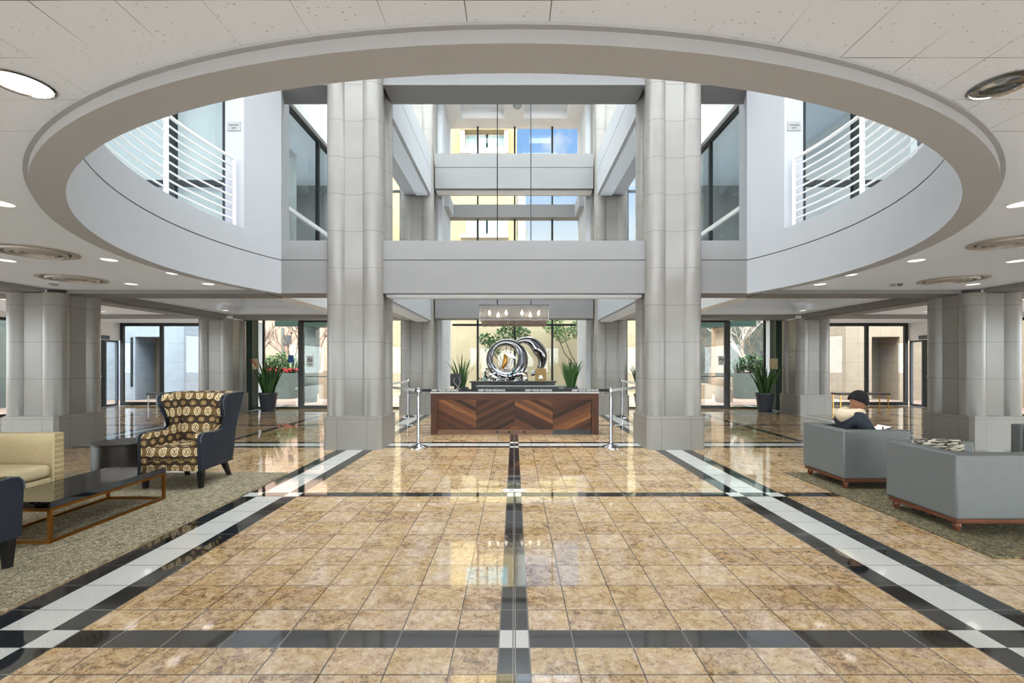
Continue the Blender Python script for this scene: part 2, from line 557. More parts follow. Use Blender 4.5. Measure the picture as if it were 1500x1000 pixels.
simple('frame_grey', srgb(70, 78, 86), 0.35)
simple('white_paint', srgb(236, 236, 234), 0.35, var=0.02)
simple('chrome', srgb(188, 189, 192), 0.08, 1.0, var=0.02)
simple('mirror_steel', srgb(150, 150, 154), 0.06, 1.0, var=0.05, scale=5)
simple('steel', srgb(196, 198, 202), 0.18, 1.0, var=0.03)
simple('gold', srgb(178, 132, 66), 0.28, 1.0, var=0.06)
simple('bronze', srgb(150, 100, 44), 0.32, 1.0, var=0.08)
simple('navy', srgb(22, 29, 42), 0.55, var=0.1, scale=14, bump=0.15, bscale=120)
simple('black_leg', srgb(18, 17, 17), 0.3)
simple('cream', srgb(206, 188, 150), 0.85, var=0.05, scale=20, bump=0.25, bscale=260)
simple('cream_dark', srgb(176, 154, 112), 0.8)
simple('grey_leather', srgb(100, 103, 102), 0.34, var=0.04, scale=10, bump=0.1, bscale=150)
simple('black_plastic', srgb(20, 21, 23), 0.35)
simple('black_gloss', srgb(10, 11, 14), 0.05, ior=1.6)
simple('dark_stone', srgb(52, 52, 52), 0.3)
simple('counter', srgb(206, 206, 204), 0.12, var=0.05, scale=30)
simple('paper', srgb(240, 240, 238), 0.7, var=0.01)
simple('kraft', srgb(150, 122, 74), 0.7)
simple('pot', srgb(58, 62, 70), 0.32, var=0.08)
simple('soil', srgb(54, 42, 32), 0.95, var=0.2, scale=40)
simple('leaf', srgb(50, 88, 40), 0.5, var=0.35, scale=7)
simple('leaf_light', srgb(84, 112, 62), 0.55, var=0.3, scale=9)
simple('leaf_dark', srgb(34, 56, 34), 0.55, var=0.35, scale=6)
simple('red_flower', srgb(150, 34, 30), 0.6, var=0.2)
simple('bark', srgb(104, 90, 78), 0.85, var=0.2, scale=20)
simple('bark_pale', srgb(196, 186, 176), 0.8, var=0.15, scale=20)
simple('concrete', srgb(92, 100, 96), 0.85, var=0.1, scale=4)
simple('concrete_tan', srgb(158, 138, 116), 0.85, var=0.06, scale=4)
simple('paving', srgb(132, 112, 100), 0.85, var=0.08, scale=2)
simple('facade', srgb(140, 122, 88), 0.8, var=0.03, scale=1)
simple('facade_trim', srgb(156, 153, 146), 0.8, var=0.02)
simple('beige_wall', srgb(176, 163, 134), 0.85, var=0.04, scale=1.2)
simple('bank', srgb(40, 42, 36), 0.95, var=0.5, scale=3, bump=0.6, bscale=12)
simple('pink_wall', srgb(166, 138, 122), 0.85, var=0.05, scale=1.5)
simple('yellow_wall', srgb(232, 206, 150), 0.8, var=0.03, scale=1)
simple('white_wall', srgb(184, 180, 172), 0.8, var=0.02, scale=1)
simple('blue_white', srgb(204, 207, 211), 0.8, var=0.04, scale=2)
simple('niche', srgb(88, 82, 70), 0.8, var=0.1, scale=3)
simple('green_panel', srgb(120, 176, 136), 0.5)
simple('house_glass', srgb(120, 146, 150), 0.1)
simple('roof_far', srgb(120, 116, 112), 0.8)
simple('skin', srgb(150, 104, 80), 0.55, var=0.05, scale=30)
simple('beanie', srgb(20, 19, 22), 0.95, var=0.2, scale=60, bump=0.5, bscale=160)
simple('jacket', srgb(34, 40, 48), 0.85, var=0.12, scale=30, bump=0.2, bscale=180)
simple('hood', srgb(214, 194, 166), 0.9, var=0.06, scale=30, bump=0.3, bscale=180)
simple('denim', srgb(44, 50, 62), 0.9, var=0.1, scale=40)
simple('shoe', srgb(38, 36, 36), 0.6)
simple('blue_sign', srgb(34, 82, 160), 0.4)
simple('plaque', srgb(150, 150, 148), 0.4)
simple('plaque_text', srgb(96, 96, 96), 0.5)
simple('red_paint', srgb(180, 60, 40), 0.5)
simple('teal_glass', srgb(48, 140, 150), 0.06, ior=1.6)
simple('belt_silver', srgb(206, 206, 204), 0.35, var=0.03)
simple('belt_black', srgb(22, 22, 24), 0.7)
simple('diffuser_metal', srgb(176, 172, 166), 0.42, 0.35, var=0.04)
def blind_material():
    t = NT('blind fabric')
    d = t.n('ShaderNodeBsdfDiffuse'); d.inputs[0].default_value = srgb(226, 228, 228)
    r = t.n('ShaderNodeBsdfTranslucent'); r.inputs[0].default_value = srgb(226, 230, 232)
    m = t.n('ShaderNodeMixShader'); m.inputs[0].default_value = 0.45
    t.l(d.outputs[0], m.inputs[1]); t.l(r.outputs[0], m.inputs[2]); t.l(m.outputs[0], t.out.inputs[0])
    MATS['blind'] = t.m
blind_material()
simple('office_grey', srgb(128, 130, 130), 0.7)
wood_material('walnut', srgb(66, 39, 26), srgb(98, 60, 40), 'x', 0.5)
wood_material('walnut_v', srgb(70, 42, 27), srgb(100, 60, 40), 'z', 0.5)
wood_material('walnut_base', srgb(98, 66, 44), srgb(130, 92, 64), 'x')
wood_material('wood_rail', srgb(70, 38, 26), srgb(116, 66, 44), 'x', 0.3)
wood_material('ebony', srgb(34, 28, 26), srgb(58, 50, 45), 'z', 0.35)
stone_material('tan_stone', srgb(150, 136, 120), srgb(118, 104, 90), 0.9, 0.75)
stone_material('pale_stone', srgb(134, 143, 154), srgb(110, 118, 128), 0.9, 0.75)
glass('glass')
glass('glass_dark', (0.16, 0.20, 0.24, 1))
glass('glass_cool', (0.80, 0.88, 0.90, 1))
emis('lamp_on', (1.0, 0.97, 0.92, 1), 1.2)
emis('lamp_small', (1.0, 0.94, 0.85, 1), 5.0)
emis('bulb', (1.0, 0.90, 0.74, 1), 5.0)
emis('screen', (0.95, 0.97, 1.0, 1), 1.0)
def crystal(key='crystal', tint=(0.94, 0.92, 0.90, 1), tl=(0.80, 0.76, 0.72, 1)):
    t = NT(key)
    tr = t.n('ShaderNodeBsdfTransparent'); tr.inputs[0].default_value = tint
    gl = t.n('ShaderNodeBsdfGlossy'); gl.inputs['Roughness'].default_value = 0.08
    df = t.n('ShaderNodeBsdfTranslucent'); df.inputs[0].default_value = tl
    m1 = t.n('ShaderNodeMixShader'); m1.inputs[0].default_value = 0.42
    t.l(tr.outputs[0], m1.inputs[1]); t.l(df.outputs[0], m1.inputs[2])
    m2 = t.n('ShaderNodeMixShader'); m2.inputs[0].default_value = 0.3
    t.l(m1.outputs[0], m2.inputs[1]); t.l(gl.outputs[0], m2.inputs[2])
    t.l(m2.outputs[0], t.out.inputs[0])
    MATS[key] = t.m
crystal()
crystal('crystal_reflection_tint', (0.70, 0.58, 0.50, 1), (0.5, 0.4, 0.34, 1))  # rod crystal with brown reflections painted into its tint
SKY = 6.5; EXPO = 0.65; SKY_Y0 = 4.6; SKY_Y1 = 6.9; GLOW = 5.5
# ================================================================ camera
cam = bpy.data.cameras.new('camera')
co = bpy.data.objects.new('camera', cam); COL.objects.link(co)
co.location = (0, 0, CH); co.rotation_euler = (PI/2, 0, 0)
cam.sensor_fit = 'HORIZONTAL'; cam.sensor_width = 36.0
cam.lens = F/1500*36.0
cam.shift_x = -(VX-750)/1500.0
cam.shift_y = (HY-500)/1500.0
cam.clip_start = 0.05; cam.clip_end = 400
SC.camera = co

# ================================================================ floor / outside ground
m = MB(); m.box(-13.8, 13.8, -5.0, 16.25, -0.12, 0.0)
struct(m.build('floor', MATS['floor']))
m = MB(); m.box(-60, 60, 16.25, 90, -0.14, -0.02); m.box(-60, -13.8, -40, 16.25, -0.14, -0.02); m.box(13.8, 60, -40, 16.25, -0.14, -0.02); m.box(-13.8, 13.8, -40, -5.0, -0.14, -0.02)
struct(m.build('floor_outside', MATS['paving']))

# ================================================================ ring opening
RC = 6.30; RI = 4.38; RO = 4.56; YF = 8.02
ZB = 2.672; ZC = 2.737; ZS = 3.50; ZP = 3.60

def arc(r, y_end, n=96):
    "points of the circle from left end (y=y_end) round the near side to the right end"
    a = math.asin((y_end-RC)/r)           # angle above the x axis
    pts = []
    for i in range(n+1):
        th = (PI-a) + (PI+2*a)*i/n
        pts.append((r*math.cos(th), RC+r*math.sin(th)))
    return pts

m = MB()
r_ = RO-0.01; a_ = math.asin((YF-RC)/r_)
ths = [(PI-a_)+(PI+2*a_)*i/120 for i in range(121)]
for cx_, cy_ in ((14.2, YF), (14.2, -5.0), (-14.2, -5.0), (-14.2, YF)):
    th = math.atan2(cy_-RC, cx_)
    while th < PI-a_: th += 2*PI
    ths.append(th)
ths.sort()
rows = []
for th in ths:
    c, s_ = math.cos(th), math.sin(th)
    k = min(14.2/abs(c) if abs(c) > 1e-6 else 1e9, (YF-RC)/s_ if s_ > 1e-6 else ((-5.0-RC)/s_ if s_ < -1e-6 else 1e9))
    k = max(k, r_+0.001)
    rows.append([m.bm.verts.new((r*c, RC+r*s_, z)) for r, z in ((r_, ZC), (k, ZC), (k, ZS), (r_, ZS))])
for p, q in zip(rows, rows[1:]):
    for k in range(4):
        m.bm.faces.new((p[k], p[(k+1) % 4], q[(k+1) % 4], q[k]))
m.bm.faces.new(rows[0]); m.bm.faces.new(rows[-1][::-1])
struct(m.build('ceiling', MATS['ceil']))

def ringseg(mb, ri, ro, z0, z1, n=96, y_in=YF, y_out=YF):
    a = arc(ri, y_in, n); b = arc(ro, y_out, n)
    bm = mb.bm
    rows = []
    for (p, q) in zip(a, b):
        rows.append([bm.verts.new((p[0], p[1], z0)), bm.verts.new((q[0], q[1], z0)), bm.verts.new((q[0], q[1], z1)), bm.verts.new((p[0], p[1], z1))])
    for s, t in zip(rows, rows[1:]):
        for k in range(4):
            l = (k+1) % 4
            bm.faces.new((s[k], s[l], t[l], t[k]))
    bm.faces.new(rows[0]); bm.faces.new(rows[-1][::-1])
m = MB(); ringseg(m, RI, RO, ZB, 3.243); ringseg(m, RI, RO, 3.259, ZP)
ring = struct(m.build('trim_1', MATS['ring_paint'], smooth=True, angle=35))
m = MB(); ringseg(m, RI+0.015, RO-0.02, 3.243, 3.259)
m.build('reveal_line', MATS['groove'], ring)
m = MB(); ringseg(m, RO, RO+0.025, ZC-0.012, ZC)
m.build('edge_bead', MATS['ring_paint'], ring)

# wall rising out of the ring beside the void, both sides
for s, nm in ((-1, 'wall_left_upper'), (1, 'wall_right_upper')):
    pts_i = []; pts_o = []
    for k in range(13):
        y = 7.31+(YF-7.31)*k/12
        pts_i.append((s*math.sqrt(RI*RI-(y-RC)**2), y))
        pts_o.append((s*(math.sqrt(RO*RO-(y-RC)**2)+0.11), y))
    m = MB()
    bm = m.bm
    x_end = pts_i[-1][0]
    pts_i[-1] = (x_end, YF)
    poly = pts_i+[(s*4.27, 8.62), (s*4.27, 8.80), (s*4.60, 8.80)]+pts_o[::-1]
    m.prism(poly, ZP, 7.40)
    struct(m.build(nm, MATS['ring_paint'], smooth=True, angle=30))

# ================================================================ beams
tn = [2]
def spandrel(segs, y0, y1, z0, zg, z1, mat='beam', along='x'):
    m = MB(); g = MB()
    for a, b in segs:
        for lo, hi in ((z0, zg-0.008), (zg+0.008, z1)):
            if along == 'x': m.box(a, b, y0, y1, lo, hi)
            else: m.box(y0, y1, a, b, lo, hi)
        if along == 'x': g.box(a, b, y0+0.012, y1-0.012, zg-0.008, zg+0.008)
        else: g.box(y0+0.012, y1-0.012, a, b, zg-0.008, zg+0.008)
    o = struct(m.build('trim_%d' % tn[0], MATS[mat])); tn[0] += 1
    g.build('reveal_line', MATS['groove'], o)
    return o
# front
o = spandrel([(-2.27, 2.27)], 8.02, 8.62, 2.68, 3.252, 3.59)
m = MB(); m.box(-2.26, 2.26, 8.20, 8.46, 2.64, 2.679)
m.build('soffit_strip', MATS['plaster'], o)
spandrel([(-4.26, -3.23)], 8.02, 8.62, 2.68, 3.252, 3.59)
spandrel([(3.23, 4.26)], 8.02, 8.62, 2.68, 3.252, 3.59)
spandrel([(-2.27, 2.27)], 8.02, 8.62, 6.28, 6.80, 7.40)
spandrel([(-4.26, -3.23)], 8.02, 8.62, 6.28, 6.80, 7.40)
spandrel([(3.23, 4.26)], 8.02, 8.62, 6.28, 6.80, 7.40)
# rear
spandrel([(-2.27, 2.27)], 13.30, 13.90, 2.755, 3.30, 3.65)
o = spandrel([(-2.27, 2.27)], 13.30, 13.90, 6.48, 7.08, 7.48)
m = MB(); m.box(-2.26, 2.26, 13.45, 13.75, 6.44, 6.479)
m.build('soffit_strip', MATS['plaster_white'], o)
for s in (-1, 1):
    x0, x1 = sorted((s*2.36, s*3.12))
    spandrel([(8.84, 13.14)], x0, x1, 2.68, 3.252, 3.60, 'ring_paint', 'y')
    spandrel([(8.84, 13.14)], x0, x1, 6.25, 6.90, 7.42, 'ring_paint', 'y')
    # stepped mouldings under the lower and upper side beams
    m = MB()
    m.box(s*2.60-0.16, s*2.60+0.16, 8.9, 13.1, 2.63, 2.679); m.box(s*2.60-0.16, s*2.60+0.16, 8.9, 13.1, 6.20, 6.249)
    struct(m.build('trim_%d' % tn[0], MATS['plaster'])); tn[0] += 1

# ================================================================ pillars
def pillar(label, x, y, top, w=0.97, plinth=True):
    t = thing('cluster_pillar', label, 'pillar', (x, y, 0), 0, 'clustered stone pillars')
    h = w/2
    m = MB(); c = 0.05
    def octo(k):
        return [(-k+c, -k), (k-c, -k), (k, -k+c), (k, k-c), (k-c, k), (-k+c, k), (-k, k-c), (-k, -k+c)]
    m.prism(octo(h+0.006), 0, 0.55); m.prism(octo(h-0.012), 0.55, 0.569)
    m.build('plinth', MATS['plinth'], t)
    m = MB(); r = 0.178; q = h-0.005-r
    k = h-0.085
    m.box(-k, k, -k, k, 0.5685, top)
    for sx in (-1, 1):
        for sy in (-1, 1):
            m.cyl((sx*q, sy*q), r, 0.569, top, 36)
    m.build('shaft', MATS['pillar'], t, smooth=True, angle=40)
    return t
pillar('tall pillar left of the reception desk, nearest the lounge rug with the wing chair', -2.745, 8.33, 7.40)
pillar('tall pillar right of the reception desk, in front of the right lounge', 2.745, 8.33, 7.40)
pillar('back pillar left of the desk, behind the left rope post', -2.785, 13.65, 9.60)
pillar('back pillar right of the desk, behind the right rope post', 2.785, 13.65, 9.60)
pillar('large pillar at the left edge, behind the cream sofa', -8.235, 8.33, 2.672)
pillar('large pillar at the right edge, behind the grey chairs', 8.235, 8.33, 2.672)
pillar('far pillar between the left bench and the left entrance plant', -8.57, 13.65, 2.74)
pillar('far pillar between the right bench and the right entrance plant', 8.57, 13.65, 2.74)

# ================================================================ low ceilings of the side bays
def boxes(name, lst, mat, parent=None):
    m = MB()
    for b in lst: m.box(*b)
    o = m.build(name, MATS[mat], parent)
    return o
for s in (-1, 1):
    sg = 'left' if s < 0 else 'right'
    def B(xa, xb, *r):
        a, b = sorted((s*xa, s*xb))
        return (a, b)+r
    # beam under ceiling in the pillar row, beams along the hall, rear beams
    struct(boxes('trim_%d' % tn[0], [B(4.30, 7.74, 8.02, 8.62, ZB, 3.49), B(8.73, 13.8, 8.02, 8.62, ZB, 3.49)], 'beam')); tn[0] += 1
    struct(boxes('trim_%d' % tn[0], [B(7.95, 8.55, -4.9, 7.83, ZB, ZC-0.001)], 'beam')); tn[0] += 1
    struct(boxes('trim_%d' % tn[0], [B(8.15, 8.90, 8.83, 13.15, 2.745, 3.29), B(8.27, 8.78, 8.83, 13.15, 2.70, 2.744)], 'beam')); tn[0] += 1
    struct(boxes('trim_%d' % tn[0], [B(3.28, 8.07, 13.30, 13.95, 2.755, 3.29), B(9.07, 13.8, 13.30, 13.95, 2.80, 3.29)], 'beam')); tn[0] += 1
    # face of the void at the upper floor
    struct(boxes('trim_%d' % tn[0], [B(4.30, 4.62, 8.63, 13.29, 2.72, 3.60)], 'plaster_white')); tn[0] += 1
    # coffer
    x0, x1, y0, y1 = 4.62, 8.15, 8.63, 13.30
    L = []
    for (i0, z0, z1) in ((0.0, 2.86, 3.03), (0.38, 3.03, 3.18)):
        i1 = i0+0.38
        L += [B(x0+i0, x1-i0, y0+i0, y0+i1, z0, z1), B(x0+i0, x1-i0, y1-i1, y1-i0, z0, z1),
              B(x0+i0, x0+i1, y0+i1, y1-i1, z0, z1), B(x1-i1, x1-i0, y0+i1, y1-i1, z0, z1)]
    L.append(B(x0, x1, y0, y1, 3.18, 3.29))
    struct(boxes('ceiling_coffer_'+sg, L, 'plaster'))
    struct(boxes('ceiling_outer_'+sg, [B(8.90, 13.8, 8.62, 13.30, 2.87, 3.29), B(9.07, 13.8, 13.95, 16.35, 2.87, 3.29), B(3.28, 9.07, 13.95, 15.1, 2.90, 3.29)], 'plaster'))
    struct(boxes('ceiling_slab_'+sg, [B(4.62, 14.0, 8.62, 16.4, 3.295, 3.50)], 'plaster'))
    # outer side wall with an opening for the glass door
    struct(boxes('wall_'+sg, [B(13.8, 14.0, -5.0, -4.0, 0, 3.49), B(13.8, 14.0, -4.0, 13.0, 2.72, 3.49), B(13.8, 14.0, 13.0, 14.2, 0, 3.49), B(13.8, 14.0, 14.2, 14.6, 0, 2.26), B(13.8, 14.0, 14.2, 16.3, 2.26, 3.29)], 'plaster_white'))
    # upper floor enclosure
    struct(boxes('wall_'+sg+'_office', [B(4.70, 13.9, 13.4, 13.55, 3.5, 7.0), B(13.8, 14.0, -5.0, 13.55, 3.51, 7.0)], 'office_grey'))
    struct(boxes('ceiling_office_'+sg, [B(4.64, 14.0, -5.0, 13.55, 6.60, 6.9)], 'plaster'))
    struct(boxes('wall_'+sg+'_clerestory', [B(4.35, 4.60, 8.81, 13.30, 6.56, 7.195), B(4.35, 4.60, 8.81, 13.30, 7.211, 9.6)], 'plaster_white'))
    struct(boxes('trim_%d' % tn[0], [B(4.37, 4.58, 8.81, 13.30, 7.195, 7.211)], 'groove')); tn[0] += 1
# rear bay ceiling with two stepped coffers, skylight over the atrium in front of it
L = [(-2.36, -1.75, 13.3, 16.1, 9.6, 9.9), (1.75, 2.36, 13.3, 16.1, 9.6, 9.9), (-0.32, 0.32, 13.3, 15.4, 9.6, 9.9), (-1.75, 1.75, 15.4, 16.1, 9.6, 9.9)]
for s in (-1, 1):
    a, b = sorted((s*0.32, s*1.75)); c, d = sorted((s*0.58, s*1.42))
    L += [(a, c, 13.3, 15.4, 9.9, 10.1), (d, b, 13.3, 15.4, 9.9, 10.1), (c, d, 13.3, 13.7, 9.9, 10.1), (c, d, 14.9, 15.4, 9.9, 10.1), (c, d, 13.7, 14.9, 10.3, 10.4),
          (c-0.02, c, 13.7, 14.9, 10.1, 10.35), (d, d+0.02, 13.7, 14.9, 10.1, 10.35), (c, d, 14.9, 14.92, 10.1, 10.35)]
struct(boxes('ceiling_atrium', L, 'plaster_white'))
struct(boxes('trim_%d' % tn[0], [(-4.6, 4.6, 8.40, 8.62, 7.41, 9.9)], 'plaster_white')); tn[0] += 1
L = [(-14, -4.45, -5.0, 8.40, 6.91, 7.4), (4.45, 14, -5.0, 8.40, 6.91, 7.4), (-4.45, 4.45, -5.0, SKY_Y0, 6.91, 7.4), (-4.45, 4.45, SKY_Y1, 8.40, 7.41, 7.6)]
struct(boxes('ceiling_roof', L, 'plaster_white'))
def skylight(x0, x1, y0, y1, z):
    m = MB()
    for k in range(7):
        x = x0+(x1-x0)*k/6
        m.box(x-0.03, x+0.03, y0, y1, z, z+0.12)
    for k in range(4):
        y = y0+(y1-y0)*k/3
        m.box(x0, x1, y-0.03, y+0.03, z+0.01, z+0.11)
    w = struct(m.build('window_%d' % (90+tn[0]), MATS['white_paint'])); tn[0] += 1
    m = MB(); m.box(x0, x1, y0, y1, z+0.08, z+0.09); m.build('pane', MATS['glass'], w)
skylight(-4.42, 4.42, SKY_Y0, SKY_Y1-0.03, 7.42)  # unseen skylight over the ring, added to light its inner walls
skylight(-4.57, 4.57, 8.65, 13.27, 9.62)

# ================================================================ rear bay
for s, sg in ((-1, 'left'), (1, 'right')):
    a, b = sorted((s*2.20, s*2.36))
    struct(boxes('wall_bay_'+sg, [(a, b, 14.15, 16.1, 0, 9.6)], 'blue_white'))
    a, b = sorted((s*2.05, s*2.20))
    struct(boxes('trim_%d' % tn[0], [(a, b, 14.6, 15.70, 6.41, 6.84)], 'ring_paint')); tn[0] += 1
struct(boxes('trim_%d' % tn[0], [(-2.20, 2.20, 15.70, 16.1, 6.41, 6.84)], 'beam')); tn[0] += 1
wn_ = [1]
def window(x0, x1, y, z0, z1, xs=(), zs=(), fw=0.05, mat='frame_dark', edge=True, gl='glass', axis='x', depth=0.08, name=None):
    "frame with mullions xs and transoms zs and a pane"
    m = MB()
    def bar(a, b, c, d):
        if axis == 'x': m.box(a, b, y-depth/2, y+depth/2, c, d)
        else: m.box(y-depth/2, y+depth/2, a, b, c, d)
    if edge:
        bar(x0, x0+fw, z0, z1); bar(x1-fw, x1, z0, z1)
        bar(x0+fw, x1-fw, z0, z0+fw); bar(x0+fw, x1-fw, z1-fw, z1)
    e_ = fw if edge else 0.005
    for x in xs: bar(x-fw/2, x+fw/2, z0+e_, z1-e_)
    for z in zs:
        seg = [x0+fw]+[v for x in sorted(xs) for v in (x-fw/2, x+fw/2)]+[x1-fw]
        for a, b in zip(seg[::2], seg[1::2]): bar(a, b, z-fw/2, z+fw/2)
    o = struct(m.build(name or 'window_%d' % wn_[0], MATS[mat])); wn_[0] += 1
    g = MB()
    if axis == 'x': g.box(x0+0.01, x1-0.01, y-0.005, y+0.005, z0+0.01, z1-0.01)
    else: g.box(y-0.005, y+0.005, x0+0.01, x1-0.01, z0+0.01, z1-0.01)
    g.build('pane', MATS[gl], o)
    return o
window(-2.19, 2.19, 15.95, 0.0, 6.40, (-1.25, 0.02, 1.31), (2.78,), 0.07, edge=False)
window(-2.19, 2.19, 15.95, 6.85, 9.59, (-1.25, 0.02, 1.31), (), 0.06, edge=False)
for s in (-1, 1):
    a, b = sorted((s*2.37, s*2.52))
    struct(boxes('trim_%d' % tn[0], [(a, b, 14.20, 14.34, 0, 9.6)], 'frame_dark')); tn[0] += 1
    a, b = sorted((s*2.53, s*3.28))
    window(a, b, 14.25, 0.0, 9.55, (), (3.1, 6.6), 0.05, 'white_paint')
    # glass wall at the back of the voids over the rear beam
    a, b = sorted((s*3.29, s*4.60))
    window(a, b, 13.6, 3.66, 9.55, (), (6.5,), 0.06, 'frame_grey')
    struct(boxes('trim_%d' % tn[0], [(a, b, 13.31, 13.9, 3.295, 3.65)], 'plaster_white')); tn[0] += 1
    # upper floor glass along the void
    w = window(8.82, 13.28, s*4.47, 3.61, 6.55, (10.55, 12.0), (), 0.07, 'frame_dark', axis='y', gl='glass')
    m = MB(); m.box(s*4.42-0.025, s*4.42+0.025, 8.82, 13.28, 4.46, 4.54); m.build('hand_rail', MATS['white_paint'], w)
    # upper floor glass wall facing the ring
    a, b = sorted((s*4.68, s*9.5))
    window(a, b, 7.62, 3.51, 6.59, (s*5.60, s*7.4), (4.42,), 0.09, 'frame_dark', gl='glass')
# blinds behind the left upper glass, pale partition further in
m = MB()
for k in range(40):
    x = -9.3+4.5*k/40
    bmv = m.bm
    z0, z1 = 3.56, 6.5
    v = [bmv.verts.new(p) for p in ((x, 7.80, z0), (x+0.112, 7.85, z0), (x+0.112, 7.85, z1), (x, 7.80, z1))]
    bmv.faces.new(v)
b = m.build('vertical_blind', MATS['blind'])
md = b.modifiers.new('thick', 'SOLIDIFY'); md.thickness = 0.004
tag(b, 'closed white vertical blind behind the upstairs glass, left of the ring opening', 'blind')
# side curtains inside the void-side offices
for s, w_ in ((-1, 'left'), (1, 'right')):
    m = MB(); bmv = m.bm
    n = 60; lo = []; hi = []
    for k in range(n+1):
        y = 9.0+(1.3 if s < 0 else 0.7)*k/n
        x = s*(4.86+0.035*math.sin(k*1.25))
        lo.append(bmv.verts.new((x, y, 3.56))); hi.append(bmv.verts.new((x, y, 6.1)))
    for k in range(n): bmv.faces.new((lo[k], lo[k+1], hi[k+1], hi[k]))
    c = m.build('curtain', MATS['blind'], smooth=True, angle=80)
    md = c.modifiers.new('thick', 'SOLIDIFY'); md.thickness = 0.006
    tag(c, 'white hanging curtain behind the upper %s glass beside the tall pillar' % w_, 'curtain')
    struct(boxes('wall_%s_partition' % w_, [(s*6.9-0.06, s*6.9+0.06, 8.0, 13.38, 3.51, 6.59)], 'plaster_white'))

# plaques on the wall ends by the railing
for s, w_ in ((-1, 'left'), (1, 'right')):
    cx = s*4.41
    m = MB(); m.box(cx-0.105, cx+0.105, 7.295, 7.309, 5.13, 5.27)
    p = m.build('wall_plaque', MATS['plaque'])
    tag(p, 'small grey plaque on the upstairs wall end by the %s railing' % w_, 'sign', 'grey plaques upstairs')
    for (zz, a, b_) in ((5.215, -0.075, 0.075), (5.17, -0.035, 0.03)):
        x = cx+a; t_ = MB()
        while x < cx+b_:
            ww = R.uniform(0.008, 0.018)
            t_.box(x, x+ww, 7.2925, 7.2952, zz-0.012, zz+0.012); x += ww+0.006
        t_.build('lettering_line', MATS['plaque_text'], p)

# ================================================================ balcony railings
def railing(label, a0, a1):
    "angles measured from -y (towards the camera), around the ring"
    t = thing('balcony_railing', label, 'railing', (0, RC, ZP), 0, 'balcony railings')
    rr = 4.47
    P = lambda a, z, r=rr: (r*math.sin(a), -r*math.cos(a), z)
    n = 48
    m = MB(); m.tube([P(a0+(a1-a0)*i/n, 1.06) for i in range(n+1)], 0.024, 8)
    m.build('top_rail', MATS['white_paint'], t, smooth=True)
    for k in range(8):
        z = 0.115+0.117*k
        m = MB(); m.tube([P(a0+(a1-a0)*i/n, z) for i in range(n+1)], 0.0135, 6)
        m.build('rail_bar', MATS['white_paint'], t, smooth=True)
    c = 6
    for i in range(c+1):
        a = a0+(a1-a0)*i/c
        m = MB(); p = P(a, 0)
        b = bmesh.new(); bmesh.ops.create_cube(b, size=1.0)
        m.join(b, Matrix.Translation((p[0], p[1], 0.53)) @ Matrix.Rotation(a, 4, 'Z') @ Matrix.Diagonal((0.035 if i in (0, c) else 0.06, 0.03, 1.06, 1)))
        m.build('post', MATS['white_paint'], t)
    m = MB()
    m.tube([P(a0+(a1-a0)*i/n, 0.012) for i in range(n+1)], 0.016, 6)
    m.build('base_strip', MATS['white_paint'], t, smooth=True)
    return t
A1 = PI/2+math.asin((7.24-RC)/4.47)
railing('white multi-bar railing on the left curve of the upper balcony', -A1, -0.02)
railing('white multi-bar railing on the right curve of the upper balcony', 0.02, A1)

# ================================================================ ground floor glazing
for s, sg in ((-1, 'left'), (1, 'right')):
    # outer glass bay
    a, b = sorted((s*8.95, s*13.78))
    window(a, b, 16.25, 0.0, 2.87, (s*12.35,), (), 0.11, 'frame_dark')
    # return between bays
    struct(boxes('wall_return_'+sg, [(min(s*8.75, s*8.95), max(s*8.75, s*8.95), 14.9, 16.3, 0, 2.87)], 'plaster'))
    # entrance glass beside the door
    a, b = sorted((s*6.92, s*8.74))
    window(a, b, 15.0, 0.0, 2.90, (s*8.10,), (), 0.055, 'frame_dark')
    struct(boxes('trim_%d' % tn[0], [(min(s*8.22, s*8.44), max(s*8.22, s*8.44), 14.55, 14.9, 0, 2.895)], 'frame_green')); tn[0] += 1
    # door leaf and frame
    a, b = sorted((s*5.10, s*6.90))
    d = window(a, b, 15.0, 0.0, 2.88, (), (), 0.10, 'frame_dark', name='door_%d' % (1 if s < 0 else 2))
    m = MB(); m.box(a+0.1, b-0.1, 14.93, 14.97, 1.02, 1.05); m.build('push_bar', MATS['frame_grey'], d)
    m = MB(); hx = s*6.0
    a, b = sorted((s*3.30, s*5.08))
    window(a, b, 15.0, 0.0, 2.90, (), (), 0.055, 'frame_dark')
    window(-3.99, 12.99, s*13.9, 0.0, 2.715, (-0.6, 2.8, 6.2, 9.6), (), 0.08, 'frame_dark', axis='y')  # unseen side glazing, added to bring more daylight into the hall
    # side door in the outer wall
    w = window(15.66, 16.2, s*13.86, 0.0, 2.25, (), (), 0.06, 'frame_grey', axis='y')
    d = window(14.62, 15.64, s*13.86, 0.0, 2.25, (), (), 0.17, 'frame_dark', axis='y', gl='glass_dark', name='door_%d' % (3 if s < 0 else 4))
    m = MB(); m.box(s*13.78-0.02, s*13.78+0.02, 14.80, 15.46, 1.0, 1.06); m.build('push_bar', MATS['steel'], d)
    m = MB(); m.box(min(s*13.74, s*13.80), max(s*13.74, s*13.80), 15.2, 15.75, 2.27, 2.40); m.build('door_closer', MATS['frame_grey'], d)
# open glazed front behind the viewer
window(-13.7, 13.7, -4.95, 0.0, 2.73, tuple(-13.7+2.74*k for k in range(1, 10)), (), 0.08, 'frame_dark')

